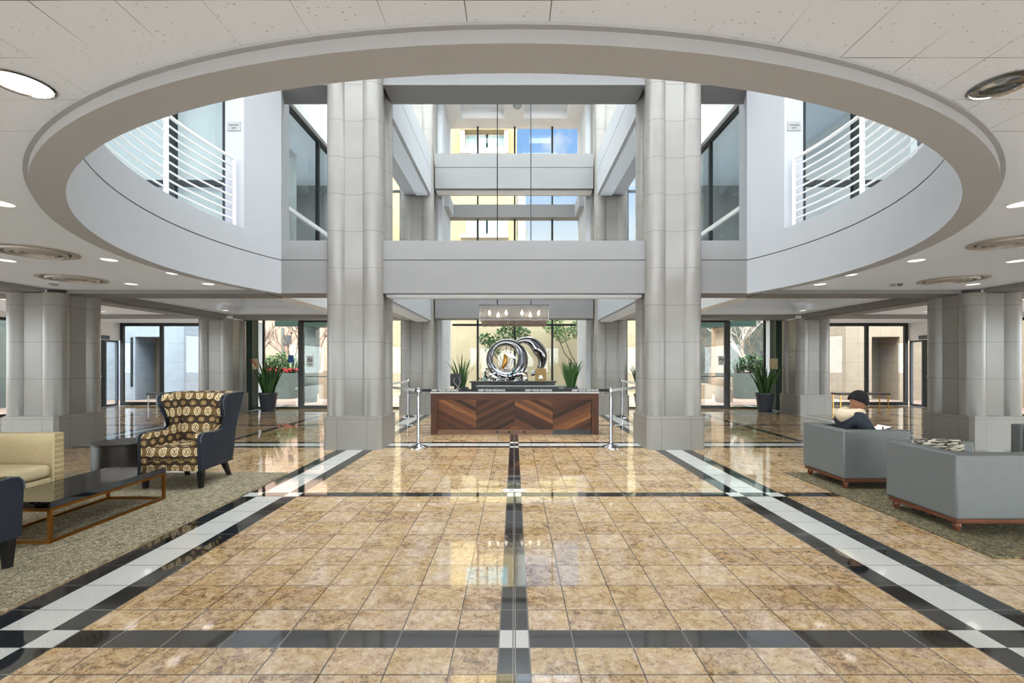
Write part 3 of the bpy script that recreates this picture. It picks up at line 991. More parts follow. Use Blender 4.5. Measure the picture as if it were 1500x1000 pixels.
# notices on the entrance glass
def notice(name, label, px0, px1, py0, py1, D, mat, back=0.012):
    f = lambda px: (px-VX)/F*D
    g = lambda py: CH+(HY-py)/F*D
    m = MB(); m.box(f(px0), f(px1), D-back, D, g(py1), g(py0))
    return tag(m.build(name, MATS[mat]), label, 'sign')
def bar_part(o, name, px0, px1, py0, py1, D, mat):
    f = lambda px: (px-VX)/F*D
    g = lambda py: CH+(HY-py)/F*D
    m = MB(); m.box(f(px0), f(px1), D-0.003, D, g(py1), g(py0))
    return m.build(name, MATS[mat], o)
def no_smoking(label, px0, px1, py0, py1):
    o = notice('no_smoking_sign', label, px0, px1, py0, py1, 14.994, 'paper')
    f = lambda px: (px-VX)/F*14.98
    g = lambda py: CH+(HY-py)/F*14.98
    cx, cz = f((px0+px1)/2), g(py0+(py1-py0)*0.38)
    r = (f(px1)-f(px0))*0.30
    m = MB(); m.tube([(cx+r*math.cos(a*PI/10), 14.979, cz+r*math.sin(a*PI/10)) for a in range(20)], 0.012, 6, closed=True)
    m.tube([(cx-r*0.7, 14.979, cz+r*0.7), (cx+r*0.7, 14.979, cz-r*0.7)], 0.011, 6)
    m.build('prohibition_ring', MATS['plaque_text'], o)
    m = MB(); m.box(cx-r*0.7, cx+r*0.7, 14.974, 14.982, cz-0.012, cz+0.012); m.build('cigarette', MATS['black_plastic'], o)
    m = MB(); m.box(cx-r*0.9, cx+r*0.9, 14.974, 14.982, g(py0+(py1-py0)*0.82), g(py0+(py1-py0)*0.74)); m.build('lettering', MATS['plaque_text'], o)
no_smoking('white no smoking notice on the left entrance door', 449, 459, 521, 537)
no_smoking('white no smoking notice on the right entrance door', 1052, 1062, 521, 535)
notice('door_sticker', 'square blue sticker on the left entrance glass', 422.5, 430, 520, 531, 14.994, 'blue_sign')
o = notice('poster', 'cream poster with a dark red stroke on the left green post', 369.5, 379.5, 525, 541, 14.549, 'cream')
m = MB(); m.tube([(-8.26, 14.533, 1.58), (-8.19, 14.533, 1.52), (-8.08, 14.533, 1.38)], 0.018, 6); m.build('drawn_stroke', MATS['red_paint'], o)
notice('poster', 'blank cream poster on the right green post', 1127, 1139, 525, 540.5, 14.549, 'cream')
# ================================================================ ceiling fittings
def spot(parent_loc, power, size=3.05, blend=1.0, col=(0.93, 0.96, 1.0), rad=0.16):
    l = bpy.data.lights.new('downlight_lamp', 'SPOT')
    l.energy = power; l.color = col; l.spot_size = size; l.spot_blend = blend; l.shadow_soft_size = rad; l.specular_factor = 0.0
    o = bpy.data.objects.new('downlight_lamp', l); COL.objects.link(o)
    o.location = parent_loc
    return o
def downlight(label, x, y, z, r, on=True, power=60, big=False):
    t = thing('downlight', label, 'ceiling light', (x, y, z), 0, 'ceiling downlights')
    m = MB(); m.lathe([(r*0.86, 0.0), (r*0.90, -0.008), (r, -0.006), (r, 0.0)], seg=32)
    m.build('trim_ring', MATS['chrome' if big else 'white_paint'], t, smooth=True)
    if on:
        m = MB(); m.lathe([(0, -0.004), (r*0.86, -0.003), (r*0.86, -0.0005), (0, -0.0005)], seg=32)
        m.build('lens', MATS['lamp_on'], t)
    else:
        m = MB(); m.lathe([(r*0.87, -0.0015), (r*0.80, -0.0045), (r*0.5, -0.0035), (r*0.47, -0.002), (0, -0.002)], seg=32)
        m.build('reflector', MATS['chrome'], t, smooth=True)
    if power > 0:
        l = spot((0, 0, -0.03), power); l.parent = t
    return t
PW = 0
downlight('large lit downlight in the tiled ceiling, upper left corner', -2.23, 2.10, ZC, 0.118, True, PW, True)
downlight('large unlit chrome downlight in the tiled ceiling, upper right corner', 2.215, 2.11, ZC, 0.118, False, 0, True)
for lab, px, py in (('small downlight at the left frame edge, level with the ring', 0, 297), ('small downlight left of the nearer left air diffuser', 10, 381),
                    ('small downlight between the ring and the nearer left air diffuser', 160, 380), ('small downlight right of the farther left air diffuser', 192, 415.5),
                    ('small downlight near the left end of the beam, under the ring', 305, 415.5), ('faint small downlight next to the left ring edge', 254, 400),
                    ('small downlight at the right frame edge, level with the ring', 1497, 298), ('small downlight between the ring and the right air diffusers', 1342, 381),
                    ('small downlight below the nearer right air diffuser', 1488, 382), ('small downlight near the right end of the beam, under the ring', 1201, 416),
                    ('small downlight beside the farther right air diffuser', 1425, 416), ('faint small downlight next to the right ring edge', 1245, 402)):
    D = (ZC-CH)*F/(HY-py)
    downlight(lab, (px-VX)/F*D, D, ZC, 0.095, True, PW)
for s, sg in ((-1, 'left'), (1, 'right')):
    downlight('coffer downlight nearer the hall in the %s bay' % sg, s*7.6, 9.6, 2.86-0.0, 0.09, True, 0)
    downlight('coffer downlight nearer the entrance in the %s bay' % sg, s*7.6, 12.2, 2.86, 0.09, True, 0)
    downlight('downlight over the far bench in the %s outer bay' % sg, s*11.2, 12.6, 2.87, 0.09, True, 0)
    downlight('downlight over the side door in the %s outer bay' % sg, s*11.2, 10.2, 2.87, 0.09, True, 0)
    downlight('downlight over the entrance mat in the %s bay' % sg, s*6.0, 14.5, 2.90, 0.08, True, 0)
# round air diffusers
def diffuser(label, px, py, r):
    D = (ZC-CH)*F/(HY-py)
    t = thing('ceiling_vent', label, 'ceiling vent', ((px-VX)/F*D, D, ZC-0.0005), 0, 'round ceiling air diffusers')
    m = MB(); m.lathe([(r, 0), (r, -0.008), (r*0.93, -0.016), (r*0.86, -0.012), (r*0.80, 0.0)], seg=48)
    m.build('outer_ring', MATS['diffuser_metal'], t, smooth=True)
    for k, q in enumerate((0.74, 0.55, 0.37)):
        m = MB(); m.lathe([(r*q, -0.003), (r*(q-0.02), -0.026), (r*(q-0.10), -0.030), (r*(q-0.11), -0.003)], seg=40)
        m.build('cone_ring', MATS['diffuser_metal'], t, smooth=True)
    m = MB(); m.lathe([(r*0.18, -0.003), (r*0.18, -0.02), (0, -0.026)], seg=32)
    m.build('center_disc', MATS['diffuser_metal'], t, smooth=True)
    m = MB(); m.lathe([(0, -0.0012), (r*0.82, -0.0012)], seg=40)
    m.build('dark_throat', MATS['groove'], t)
diffuser('round air diffuser nearer the viewer in the left ceiling', 47, 368, 0.41)
diffuser('round air diffuser farther back in the left ceiling', 107, 408, 0.42)
diffuser('round air diffuser nearer the viewer in the right ceiling', 1478, 354, 0.33)
diffuser('round air diffuser farther back in the right ceiling', 1395, 409.5, 0.42)
def small_round(name, label, cat, px, py, mat, r=0.05, grp=None):
    D = (ZC-CH)*F/(HY-py)
    m = MB(); m.lathe([(r, 0), (r, -0.02), (r*0.6, -0.035), (0, -0.04)], ((px-VX)/F*D, D, ZC), 20)
    tag(m.build(name, MATS[mat], smooth=True), label, cat, grp)
small_round('ceiling_sprinkler', 'small grey sprinkler under the farther left air diffuser', 'sprinkler', 79, 415, 'plaque', 0.06)
small_round('ceiling_sprinkler', 'small grey sprinkler above the right pillar row, left of the farther diffuser', 'sprinkler', 1309, 416, 'plaque', 0.05)
small_round('smoke_detector', 'small smoke detector just right of the right sprinkler', 'smoke detector', 1318, 415.5, 'plaque_text', 0.04)

# atrium dome fitting
m = MB(); m.lathe([(0.14, 0), (0.14, -0.05), (0.09, -0.11), (0, -0.13)], (0.1, 14.6, 9.6), 24)
tag(m.build('ceiling_dome', MATS['plaque'], smooth=True), 'small grey dome fitting on the high atrium ceiling', 'ceiling light')

# ================================================================ chandelier
D = 10.5
t = thing('chandelier', 'rectangular crystal rod chandelier hanging over the reception desk', 'chandelier', (0, D, 2.30))
W, DP = 1.55, 0.42
m = MB()
for z in (0.455, 0.13):
    for y in (-DP/2, DP/2): m.box(-W/2, W/2, y-0.008, y+0.008, z-0.01, z+0.01)
    for x in (-W/2, W/2): m.box(x-0.008, x+0.008, -DP/2, DP/2, z-0.01, z+0.01)
for x in (-0.38, 0.38): m.box(x-0.01, x+0.01, -DP/2, DP/2, 0.445, 0.465)
m.build('frame', MATS['steel'], t)
rods = []
def rod(mb, x, y, z0, z1, r=0.0105): mb.cyl((x, y), r, z0, z1, 6)
def loop_pts(w, d, step):
    p = []
    n = int(w/step)
    for i in range(n+1): p += [(-w/2+w*i/n, -d/2), (-w/2+w*i/n, d/2)]
    n2 = int(d/step)
    for i in range(1, n2): p += [(-w/2, -d/2+d*i/n2), (w/2, -d/2+d*i/n2)]
    return p
m = MB()
for x, y in loop_pts(W, DP, 0.029): rod(m, x, y, 0.12+R.uniform(0, 0.01), 0.44)
o = m.build('crystal_rods', MATS['crystal'], t, smooth=True); o['kind'] = 'stuff'
m = MB()
for x, y in loop_pts(W-0.12, DP-0.1, 0.026): rod(m, x, y, 0.0+R.uniform(0, 0.012), 0.20, 0.009)
o = m.build('lower_crystal_rods', MATS['crystal_reflection_tint'], t, smooth=True); o['kind'] = 'stuff'
for x, z, y in ((-0.56, 0.30, 0.0), (-0.36, 0.24, -0.1), (-0.18, 0.31, 0.05), (0.18, 0.31, 0.05), (0.36, 0.24, -0.1), (0.56, 0.30, 0.0)):
    m = MB(); m.lathe([(0, -0.05), (0.026, -0.03), (0.034, 0.0), (0.022, 0.04), (0, 0.075)], (x, y, z), 12)
    m.build('bulb', MATS['bulb'], t, smooth=True)
    m = MB(); m.cyl((x, y), 0.008, z+0.07, 0.455, 8); m.build('bulb_stem', MATS['steel'], t)
for x, mt in ((-0.38, 'black_plastic'), (0.38, 'frame_grey')):
    m = MB(); m.cyl((x, 0), 0.012, 0.465, 9.6-2.30, 8); m.build('suspension_cable', MATS[mt], t)
    m = MB(); m.cyl((x, 0), 0.06, 9.6-2.30-0.03, 9.6-2.30, 16); m.build('ceiling_cap', MATS['steel'], t)
# unseen lamps added upstairs to brighten the offices and corridor
for s in (-1, 1):
    for y in (9.0, 11.5):
        downlight('added fill lamp for the offices upstairs on the %s' % ('left' if s < 0 else 'right'), s*5.8, y, 6.60, 0.1, True, 120 if s < 0 else 60)
    downlight('added fill lamp for the corridor upstairs on the %s' % ('left' if s < 0 else 'right'), s*5.5, 5.5, 6.60, 0.1, True, 60)
def text_mesh(s, size, mat, parent, loc, rot=(PI/2, 0, 0), name='lettering', extr=0.001):
    c = bpy.data.curves.new('txt', 'FONT'); c.body = s; c.size = size; c.align_x = 'CENTER'; c.align_y = 'CENTER'; c.extrude = extr
    o = bpy.data.objects.new('txt', c); COL.objects.link(o)
    bpy.context.view_layer.update()
    dg = bpy.context.evaluated_depsgraph_get()
    me = bpy.data.meshes.new_from_object(o.evaluated_get(dg))
    bpy.data.objects.remove(o)
    n = bpy.data.objects.new(name, me); COL.objects.link(n)
    me.materials.clear(); me.materials.append(MATS[mat])
    n.parent = parent; n.location = loc; n.rotation_euler = rot
    return n

# ================================================================ reception desk
t = thing('reception_desk', 'long walnut reception desk with a chevron front and pale counter top', 'reception desk', (0.012, 9.56, 0))
HW = 1.732
m = MB()
m.box(-HW, -1.59, 0, 0.79, 0, 0.845); m.box(1.59, HW, 0, 0.79, 0, 0.845)
m.build('side_jamb', MATS['walnut_v'], t)
m = MB(); m.box(-1.589, 1.589, 0, 0.79, 0.712, 0.845); m.build('top_rail', MATS['walnut'], t)
m = MB(); m.box(-1.588, 1.588, 0.035, 0.06, 0.095, 0.711); m.build('chevron_panel', MATS['chevron'], t)
m = MB(); m.box(-1.589, 0.79, 0.02, 0.06, 0.0, 0.094); m.build('base_board', MATS['walnut_base'], t)
m = MB(); m.box(0.792, 1.589, 0.055, 0.07, 0.0, 0.094); m.build('toe_recess', MATS['black_plastic'], t)
m = MB(); m.box(-1.588, 1.588, 0.075, 0.76, 0.02, 0.70); m.build('carcass', MATS['ebony'], t)
m = MB(); m.box(-HW-0.012, HW+0.012, -0.012, 0.82, 0.846, 0.872, 0.004); m.build('counter_top', MATS['counter'], t)
for x in (-0.36, -0.12, 0.20):
    m = MB(); m.sphere((x, -0.001, 0.05), 0.026, 1, 0.7, 0.8, 14, 8); m.build('foot_bumper', MATS['black_plastic'], t, smooth=True)
# things on the counter
t = thing('transaction_shelf', 'long black raised shelf standing on the reception counter', 'shelf', (0.065, 9.82, 0.873))
m = MB(); m.box(-0.87, 0.87, -0.10, 0.10, 0.001, 0.105, 0.008); m.build('body', MATS['black_plastic'], t)
m = MB(); m.box(-0.87, 0.87, -0.11, 0.11, 0.106, 0.118); m.build('top_plate', MATS['plaque'], t)
t = thing('desk_monitor', 'black monitor seen from behind at the left end of the reception counter', 'monitor', (-1.25, 9.98, 0.873), 0.5)
m = MB(); m.box(-0.13, 0.13, -0.02, 0.02, 0.10, 0.37, 0.008); m.build('panel', MATS['black_plastic'], t)
m = MB(); m.box(-0.03, 0.03, 0.0, 0.045, 0.01, 0.22); m.build('stand', MATS['black_plastic'], t)
m = MB(); m.box(-0.10, 0.10, -0.06, 0.09, 0.001, 0.012, 0.004); m.build('base', MATS['black_plastic'], t)
m = MB(); m.tube([(-0.05, -0.03, 0.28), (-0.08, -0.06, 0.20), (-0.02, -0.07, 0.12), (0.06, -0.08, 0.03), (0.14, -0.06, 0.008)], 0.007, 6)
m.tube([(0.05, -0.03, 0.30), (0.08, -0.05, 0.2), (0.02, -0.08, 0.08), (-0.1, -0.1, 0.008)], 0.006, 6); m.build('cable', MATS['plaque'], t, smooth=True)
for i, (x, y, a, lab) in enumerate(((-1.52, 9.86, 0.1, 'stack of white papers by the left end of the counter'), (1.50, 9.86, -0.15, 'stack of white papers by the right end of the counter'))):
    m = MB()
    for k in range(4): m.box(-0.14+0.01*k, 0.14+0.008*k, -0.105, 0.105-0.006*k, 0.001+k*0.004, 0.004+k*0.004)
    o = m.build('paper_stack', MATS['paper']); o.location = (x, y, 0.872); o.rotation_euler = (0, 0, a); tag(o, lab, 'papers')
for x, y, a, lab in ((-1.02, 9.80, 0.3, 'pale leaflet lying left of the black shelf'), (1.22, 9.82, -0.25, 'pale leaflet lying right of the black shelf')):
    m = MB(); m.box(-0.13, 0.13, -0.05, 0.05, 0, 0.022, 0.004); o = m.build('leaflet_pile', MATS['hood']); o.location = (x, y, 0.873); o.rotation_euler = (0, 0, a); tag(o, lab, 'leaflets')
# office chair behind
t = thing('office_chair', 'black office chair behind the reception desk, only its domed back showing', 'office chair', (0.14, 10.95, 0), PI)
m = MB()
b = [(-0.25, 0.62), (0.25, 0.62)]
arcp = [(0.27*math.cos(a*PI/12), 0.86+0.21*math.sin(a*PI/12)) for a in range(13)]
m.prism_y([(-0.24, 0.60), (0.24, 0.60)]+arcp, 0.18, 0.25); m.build('backrest', MATS['black_plastic'], t)
m = MB(); m.cushion(-0.25, 0.25, -0.25, 0.22, 0.44, 0.53, 0.01, 6); m.build('seat', MATS['black_plastic'], t, smooth=True)
m = MB(); m.cyl((0, 0), 0.03, 0.08, 0.45, 12); m.build('gas_post', MATS['steel'], t, smooth=True)
m = MB(); m.box(-0.03, 0.03, 0.19, 0.22, 0.45, 0.62); m.build('back_bracket', MATS['black_plastic'], t)
for k in range(5):
    a = 2*PI*k/5
    m = MB(); m.tube([(0, 0, 0.10), (0.27*math.cos(a), 0.27*math.sin(a), 0.065)], 0.02, 8)
    o = m.build('base_arm', MATS['black_plastic'], t, smooth=True)
    m = MB(); m.sphere((0.27*math.cos(a), 0.27*math.sin(a), 0.03), 0.03, u=12, v=8); m.build('caster', MATS['black_plastic'], o, smooth=True)
# credenza with bag
t = thing('credenza', 'dark low credenza behind the reception desk in front of the sculpture', 'cabinet', (0.0, 12.1, 0))
m = MB(); m.box(-1.1, 1.05, -0.22, 0.22, 0.0, 0.965); m.build('body', MATS['dark_stone'], t)
m = MB(); m.box(-1.14, 1.09, -0.25, 0.25, 0.966, 1.0, 0.004); m.build('top', MATS['black_plastic'], t)
t = thing('gift_bag', 'khaki carton with a white triangle standing on the credenza', 'bag', (0.69, 12.05, 1.0))
m = MB(); m.box(-0.14, 0.14, -0.06, 0.06, 0.001, 0.33, 0.004); m.build('bag_body', MATS['kraft'], t)
m = MB(); m.prism_y([(-0.065, 0.07), (0.065, 0.07), (0.025, 0.16), (-0.025, 0.16)], -0.066, -0.061); m.build('printed_triangle', MATS['paper'], t)
m = MB(); m.tube([(-0.05, -0.055, 0.33), (-0.045, -0.055, 0.37), (0.045, -0.055, 0.37), (0.05, -0.055, 0.33)], 0.005, 6); m.build('handle', MATS['kraft'], t)

# ================================================================ rope posts with belts
def post(label, x, y):
    t = thing('stanchion_post', label, 'queue post', (x, y, 0), 0, 'chrome queue posts')
    m = MB(); m.lathe([(0, 0), (0.165, 0), (0.165, 0.012), (0.15, 0.022), (0.06, 0.05), (0.035, 0.075), (0, 0.075)], seg=36); m.build('base', MATS['mirror_steel'], t, smooth=True, angle=50)
    m = MB(); m.cyl((0, 0), 0.027, 0.07, 0.955, 20); m.build('tube', MATS['mirror_steel'], t, smooth=True)
    m = MB(); m.lathe([(0.034, 0.955), (0.036, 0.96), (0.036, 1.03), (0.030, 1.038), (0, 1.038)], seg=20); m.build('head', MATS['steel'], t, smooth=True)
    m = MB(); m.box(-0.055, -0.035, -0.02, 0.02, 0.965, 1.025); m.build('belt_clip', MATS['black_plastic'], t)
    return t
PL = (-1.672, 8.09); PR = (1.69, 8.09); QL = (-2.88, 12.62); QR = (2.93, 12.62); HL = (-2.92, 9.75); HR = (2.92, 9.75)
post('shiny queue post left of the reception desk, in front', *PL)
post('shiny queue post right of the reception desk, in front', *PR)
post('queue post farther back on the left, by the back pillar', *QL)
post('queue post farther back on the right, by the back pillar', *QR)
post('queue post hidden behind the tall left pillar', *HL)
post('queue post hidden behind the tall right pillar', *HR)
def belt(label, a, b, mat, z=0.995, h=0.048, sag=0.0, text=None):
    A = Vector((a[0], a[1], 0)); B = Vector((b[0], b[1], 0)); d = (B-A).normalized()
    A += d*0.058; B -= d*0.04
    L = (B-A).length
    t = thing('queue_belt', label, 'queue belt', tuple((A+B)/2), math.atan2(d.y, d.x))
    m = MB(); n = 12
    for i in range(n):
        x0 = -L/2+L*i/n; x1 = -L/2+L*(i+1)/n
        z0 = z-sag*(1-(2*x0/L)**2); z1 = z-sag*(1-(2*x1/L)**2)
        vs = [m.bm.verts.new(p) for p in ((x0, -0.001, z0-h/2), (x1, -0.001, z1-h/2), (x1, -0.001, z1+h/2), (x0, -0.001, z0+h/2), (x0, 0.001, z0-h/2), (x1, 0.001, z1-h/2), (x1, 0.001, z1+h/2), (x0, 0.001, z0+h/2))]
        for f in ((0, 1, 2, 3), (7, 6, 5, 4), (0, 4, 5, 1), (3, 2, 6, 7)): m.bm.faces.new([vs[k] for k in f])
    m.build('webbing', MATS[mat], t)
    if text:
        k = len(text)
        for i, s in enumerate(text):
            text_mesh(s, 0.046, 'paper', t, (-L/2+L*(i+0.5)/k, -0.0022, z))
    return t
belt('black printed belt stretched in front of the reception desk', PL, PR, 'belt_black', text=['KEEP YOUR DISTANCE']*4)
belt('pale belt from the front left post to behind the tall left pillar', HL, PL, 'belt_silver')
belt('pale belt from the front right post to behind the tall right pillar', PR, HR, 'belt_silver')
belt('white sagging belt from the back left post to behind the tall pillar', QL, HL, 'belt_silver', sag=0.02)
belt('white sagging belt from the back right post to behind the tall pillar', HR, QR, 'belt_silver', sag=0.02)

# ================================================================ sculpture
t = thing('ring_sculpture', 'mirror polished steel sculpture of two large interlocked rings over tangled ribbons', 'sculpture', (0, 14.05, 0))
m = MB(); m.box(-1.05, 0.75, -0.30, 0.40, 0.0, 0.80, 0.01); m.build('pedestal', MATS['dark_stone'], t)
def crescent(name, cx, cz, ro, a0, a1, wmin, wmax, peak, y0, dep, tilt, closed):
    m = MB(); n = 72; rings = []
    for i in range(n if closed else n+1):
        f = i/n
        a = a0+(a1-a0)*f
        w = wmin+(wmax-wmin)*(0.5+0.5*math.cos(2*PI*(f-peak)))
        tw = 0.5*math.sin(2*PI*f*2+0.6)
        rm = ro-w/2
        row = []
        for k in range(10):
            b = 2*PI*k/10
            u = math.cos(b)*w/2; v = math.sin(b)*dep/2
            u2 = u*math.cos(tw*0.6)-v*math.sin(tw*0.6); v2 = u*math.sin(tw*0.6)+v*math.cos(tw*0.6)
            rr = rm+u2
            row.append(m.bm.verts.new((cx+rr*math.cos(a), y0+v2+tilt*math.sin(a), cz+rr*math.sin(a))))
        rings.append(row)
    cnt = n if closed else n
    for i in range(cnt):
        p, q = rings[i], rings[(i+1) % len(rings)]
        for k in range(10):
            l = (k+1) % 10
            m.bm.faces.new((p[k], p[l], q[l], q[k]))
    if not closed:
        m.bm.faces.new(rings[0]); m.bm.faces.new(rings[-1][::-1])
    return m.build(name, MATS['mirror_steel'], t, smooth=True, angle=60)
crescent('front_ring', -0.21, 1.57, 0.64, 0.0, 2*PI, 0.20, 0.34, 0.9, 0.0, 0.20, 0.10, True)
crescent('rear_ring', 0.40, 1.66, 0.62, -1.35, 2.2, 0.16, 0.40, 0.55, 0.22, 0.22, -0.06, False)
R2 = random.Random(3)
for k in range(34):
    m = MB(); x = R2.uniform(-1.0, 0.30); env = max(0.16, 0.62-abs(x+0.35)*0.55)
    p = Vector((x, R2.uniform(-0.28, 0.05), 0.86)); pts = [p.copy()]
    d = Vector((R2.uniform(-1, 1), R2.uniform(-0.4, 0.4), R2.uniform(0.4, 1)))
    for i in range(9):
        d += Vector((R2.uniform(-0.9, 0.9), R2.uniform(-0.4, 0.4), R2.uniform(-0.9, 0.8)))
        d.normalize(); p = p+d*0.085
        p.z = max(0.86, min(0.86+env, p.z)); p.y = max(-0.28, min(0.28, p.y)); p.x = max(-1.05, min(0.4, p.x)); pts.append(p.copy())
    m.tube(pts, 0.046, 6, 0.016)
    m.build('ribbon', MATS['teal_glass' if k % 9 == 4 else ('steel' if k % 2 else 'mirror_steel')], t, smooth=True, angle=50)
m = MB(); m.sphere((-0.36, -0.10, 1.52), 0.10, 0.7, 0.35, 2.3, 20, 14); m.warp(lambda c: (c.x+0.10*math.sin((c.z-1.3)*5), c.y, c.z)); m.build('brass_leaf', MATS['gold'], t, smooth=True)
m = MB(); m.prism_y([(-0.30, 1.78), (-0.02, 1.72), (0.06, 1.60), (-0.10, 1.64)], -0.12, -0.09); m.build('polished_blade', MATS['chrome'], t)

# ================================================================ plants
def blade_plant(name, label, loc, pot_r, pot_h, h, n, spread, seed, mat='leaf', wid=0.035, pot='pot', group=None):
    rr = random.Random(seed)
    t = thing(name, label, 'potted plant', loc, 0, group)
    m = MB(); m.lathe([(0, 0), (pot_r*0.72, 0), (pot_r*0.80, pot_h*0.3), (pot_r, pot_h*0.93), (pot_r*1.05, pot_h*0.94), (pot_r*1.05, pot_h), (pot_r*0.92, pot_h), (pot_r*0.90, pot_h-0.05), (0, pot_h-0.05)], seg=32)
    m.build('pot', MATS[pot], t, smooth=True, angle=35)
    m = MB(); m.cyl((0, 0), pot_r*0.89, pot_h-0.049, pot_h-0.02, 24); m.build('soil', MATS['soil'], t)
    for li, mt in ((0, mat), (1, 'leaf_light')):
        m = MB(); bm = m.bm
        for k in range(n if li == 0 else n//3):
            a = rr.uniform(0, 2*PI); q = rr.random()**0.7
            lean = q*spread; L = h*rr.uniform(0.6, 1.0)*(1-0.12*q)
            bx = 0.55*pot_r*q*math.cos(a); by = 0.55*pot_r*q*math.sin(a)
            tw = rr.uniform(0, PI)
            prev = None
            seg = 7
            for i in range(seg+1):
                f = i/seg
                r = lean*L*(0.35*f+0.65*f*f); z = pot_h-0.04+L*f*(1-0.18*lean*f)
                w = wid*(0.55+0.9*f*(1-f)*2)*(1-f**4)+0.002
                cx = bx+r*math.cos(a); cy = by+r*math.sin(a)
                ta = tw+0.7*f
                vx, vy = w*math.cos(ta), w*math.sin(ta)
                nx, ny = -math.sin(ta)*0.004, math.cos(ta)*0.004
                row = [bm.verts.new((cx-vx, cy-vy, z)), bm.verts.new((cx+nx, cy+ny, z)), bm.verts.new((cx+vx, cy+vy, z)), bm.verts.new((cx-nx, cy-ny, z))]
                if prev:
                    for j in range(4): bm.faces.new((prev[j], prev[(j+1) % 4], row[(j+1) % 4], row[j]))
                prev = row
        m.build('leaves', MATS[mt], t, smooth=True)
    return t
blade_plant('potted_plant', 'tall sword-leaved plant in a dark tapered pot by the left entrance glass', (-7.60, 14.32, 0), 0.27, 0.56, 1.25, 40, 0.40, 11, group='entrance plants')
blade_plant('potted_plant', 'tall sword-leaved plant in a dark round pot by the right entrance glass', (7.66, 14.15, 0), 0.27, 0.56, 1.15, 36, 0.5, 12, group='entrance plants')
blade_plant('potted_plant', 'spiky plant behind the left end of the reception desk', (-1.52, 13.35, 0), 0.20, 0.78, 1.02, 26, 0.55, 21, wid=0.03)
blade_plant('potted_plant', 'dense upright green plant behind the right end of the reception desk', (1.63, 13.35, 0), 0.20, 0.78, 0.98, 60, 0.36, 22, wid=0.022)
blade_plant('potted_plant', 'dark spiky plant half hidden behind the tall right pillar', (3.62, 13.1, 0), 0.22, 0.6, 1.1, 26, 0.35, 23, mat='leaf_dark', pot='black_plastic')

# ================================================================ benches
def bench(label, x, y, L, leg):
    t = thing('bench', label, 'bench', (x, y, 0))
    m = MB(); m.box(-L/2, L/2, -0.22, 0.22, 0.405, 0.47, 0.012); m.build('seat', MATS['ebony'], t)
    for sx in (-1, 1):
        for sy in (-1, 1):
            m = MB(); a, b = sx*(L/2-0.06), sy*0.18
            m.box(a-0.013, a+0.013, b-0.013, b+0.013, 0, 0.404); m.build('leg', MATS[leg], t)
    return t
bench('low dark bench in front of the far left glass', -11.35, 15.6, 1.75, 'steel')
bench('low dark bench with gold legs in front of the far right glass', 11.65, 15.6, 1.70, 'gold')

# ================================================================ rugs
m = MB(); m.box(-1.55, 1.55, -2.1, 2.1, 0.001, 0.016, 0.004)
o = m.build('rug', MATS['rug_left']); o.location = (-4.565, 4.08, 0); tag(o, 'beige woven rug under the coffee table and wing chairs', 'rug')
m = MB(); m.box(-2.05, 2.05, -1.35, 1.35, 0.001, 0.014, 0.004)
o = m.build('rug', MATS['rug_right']); o.location = (5.66, 4.84, 0); tag(o, 'grey brown flecked rug under the grey club chairs', 'rug')
ZR = 0.0165

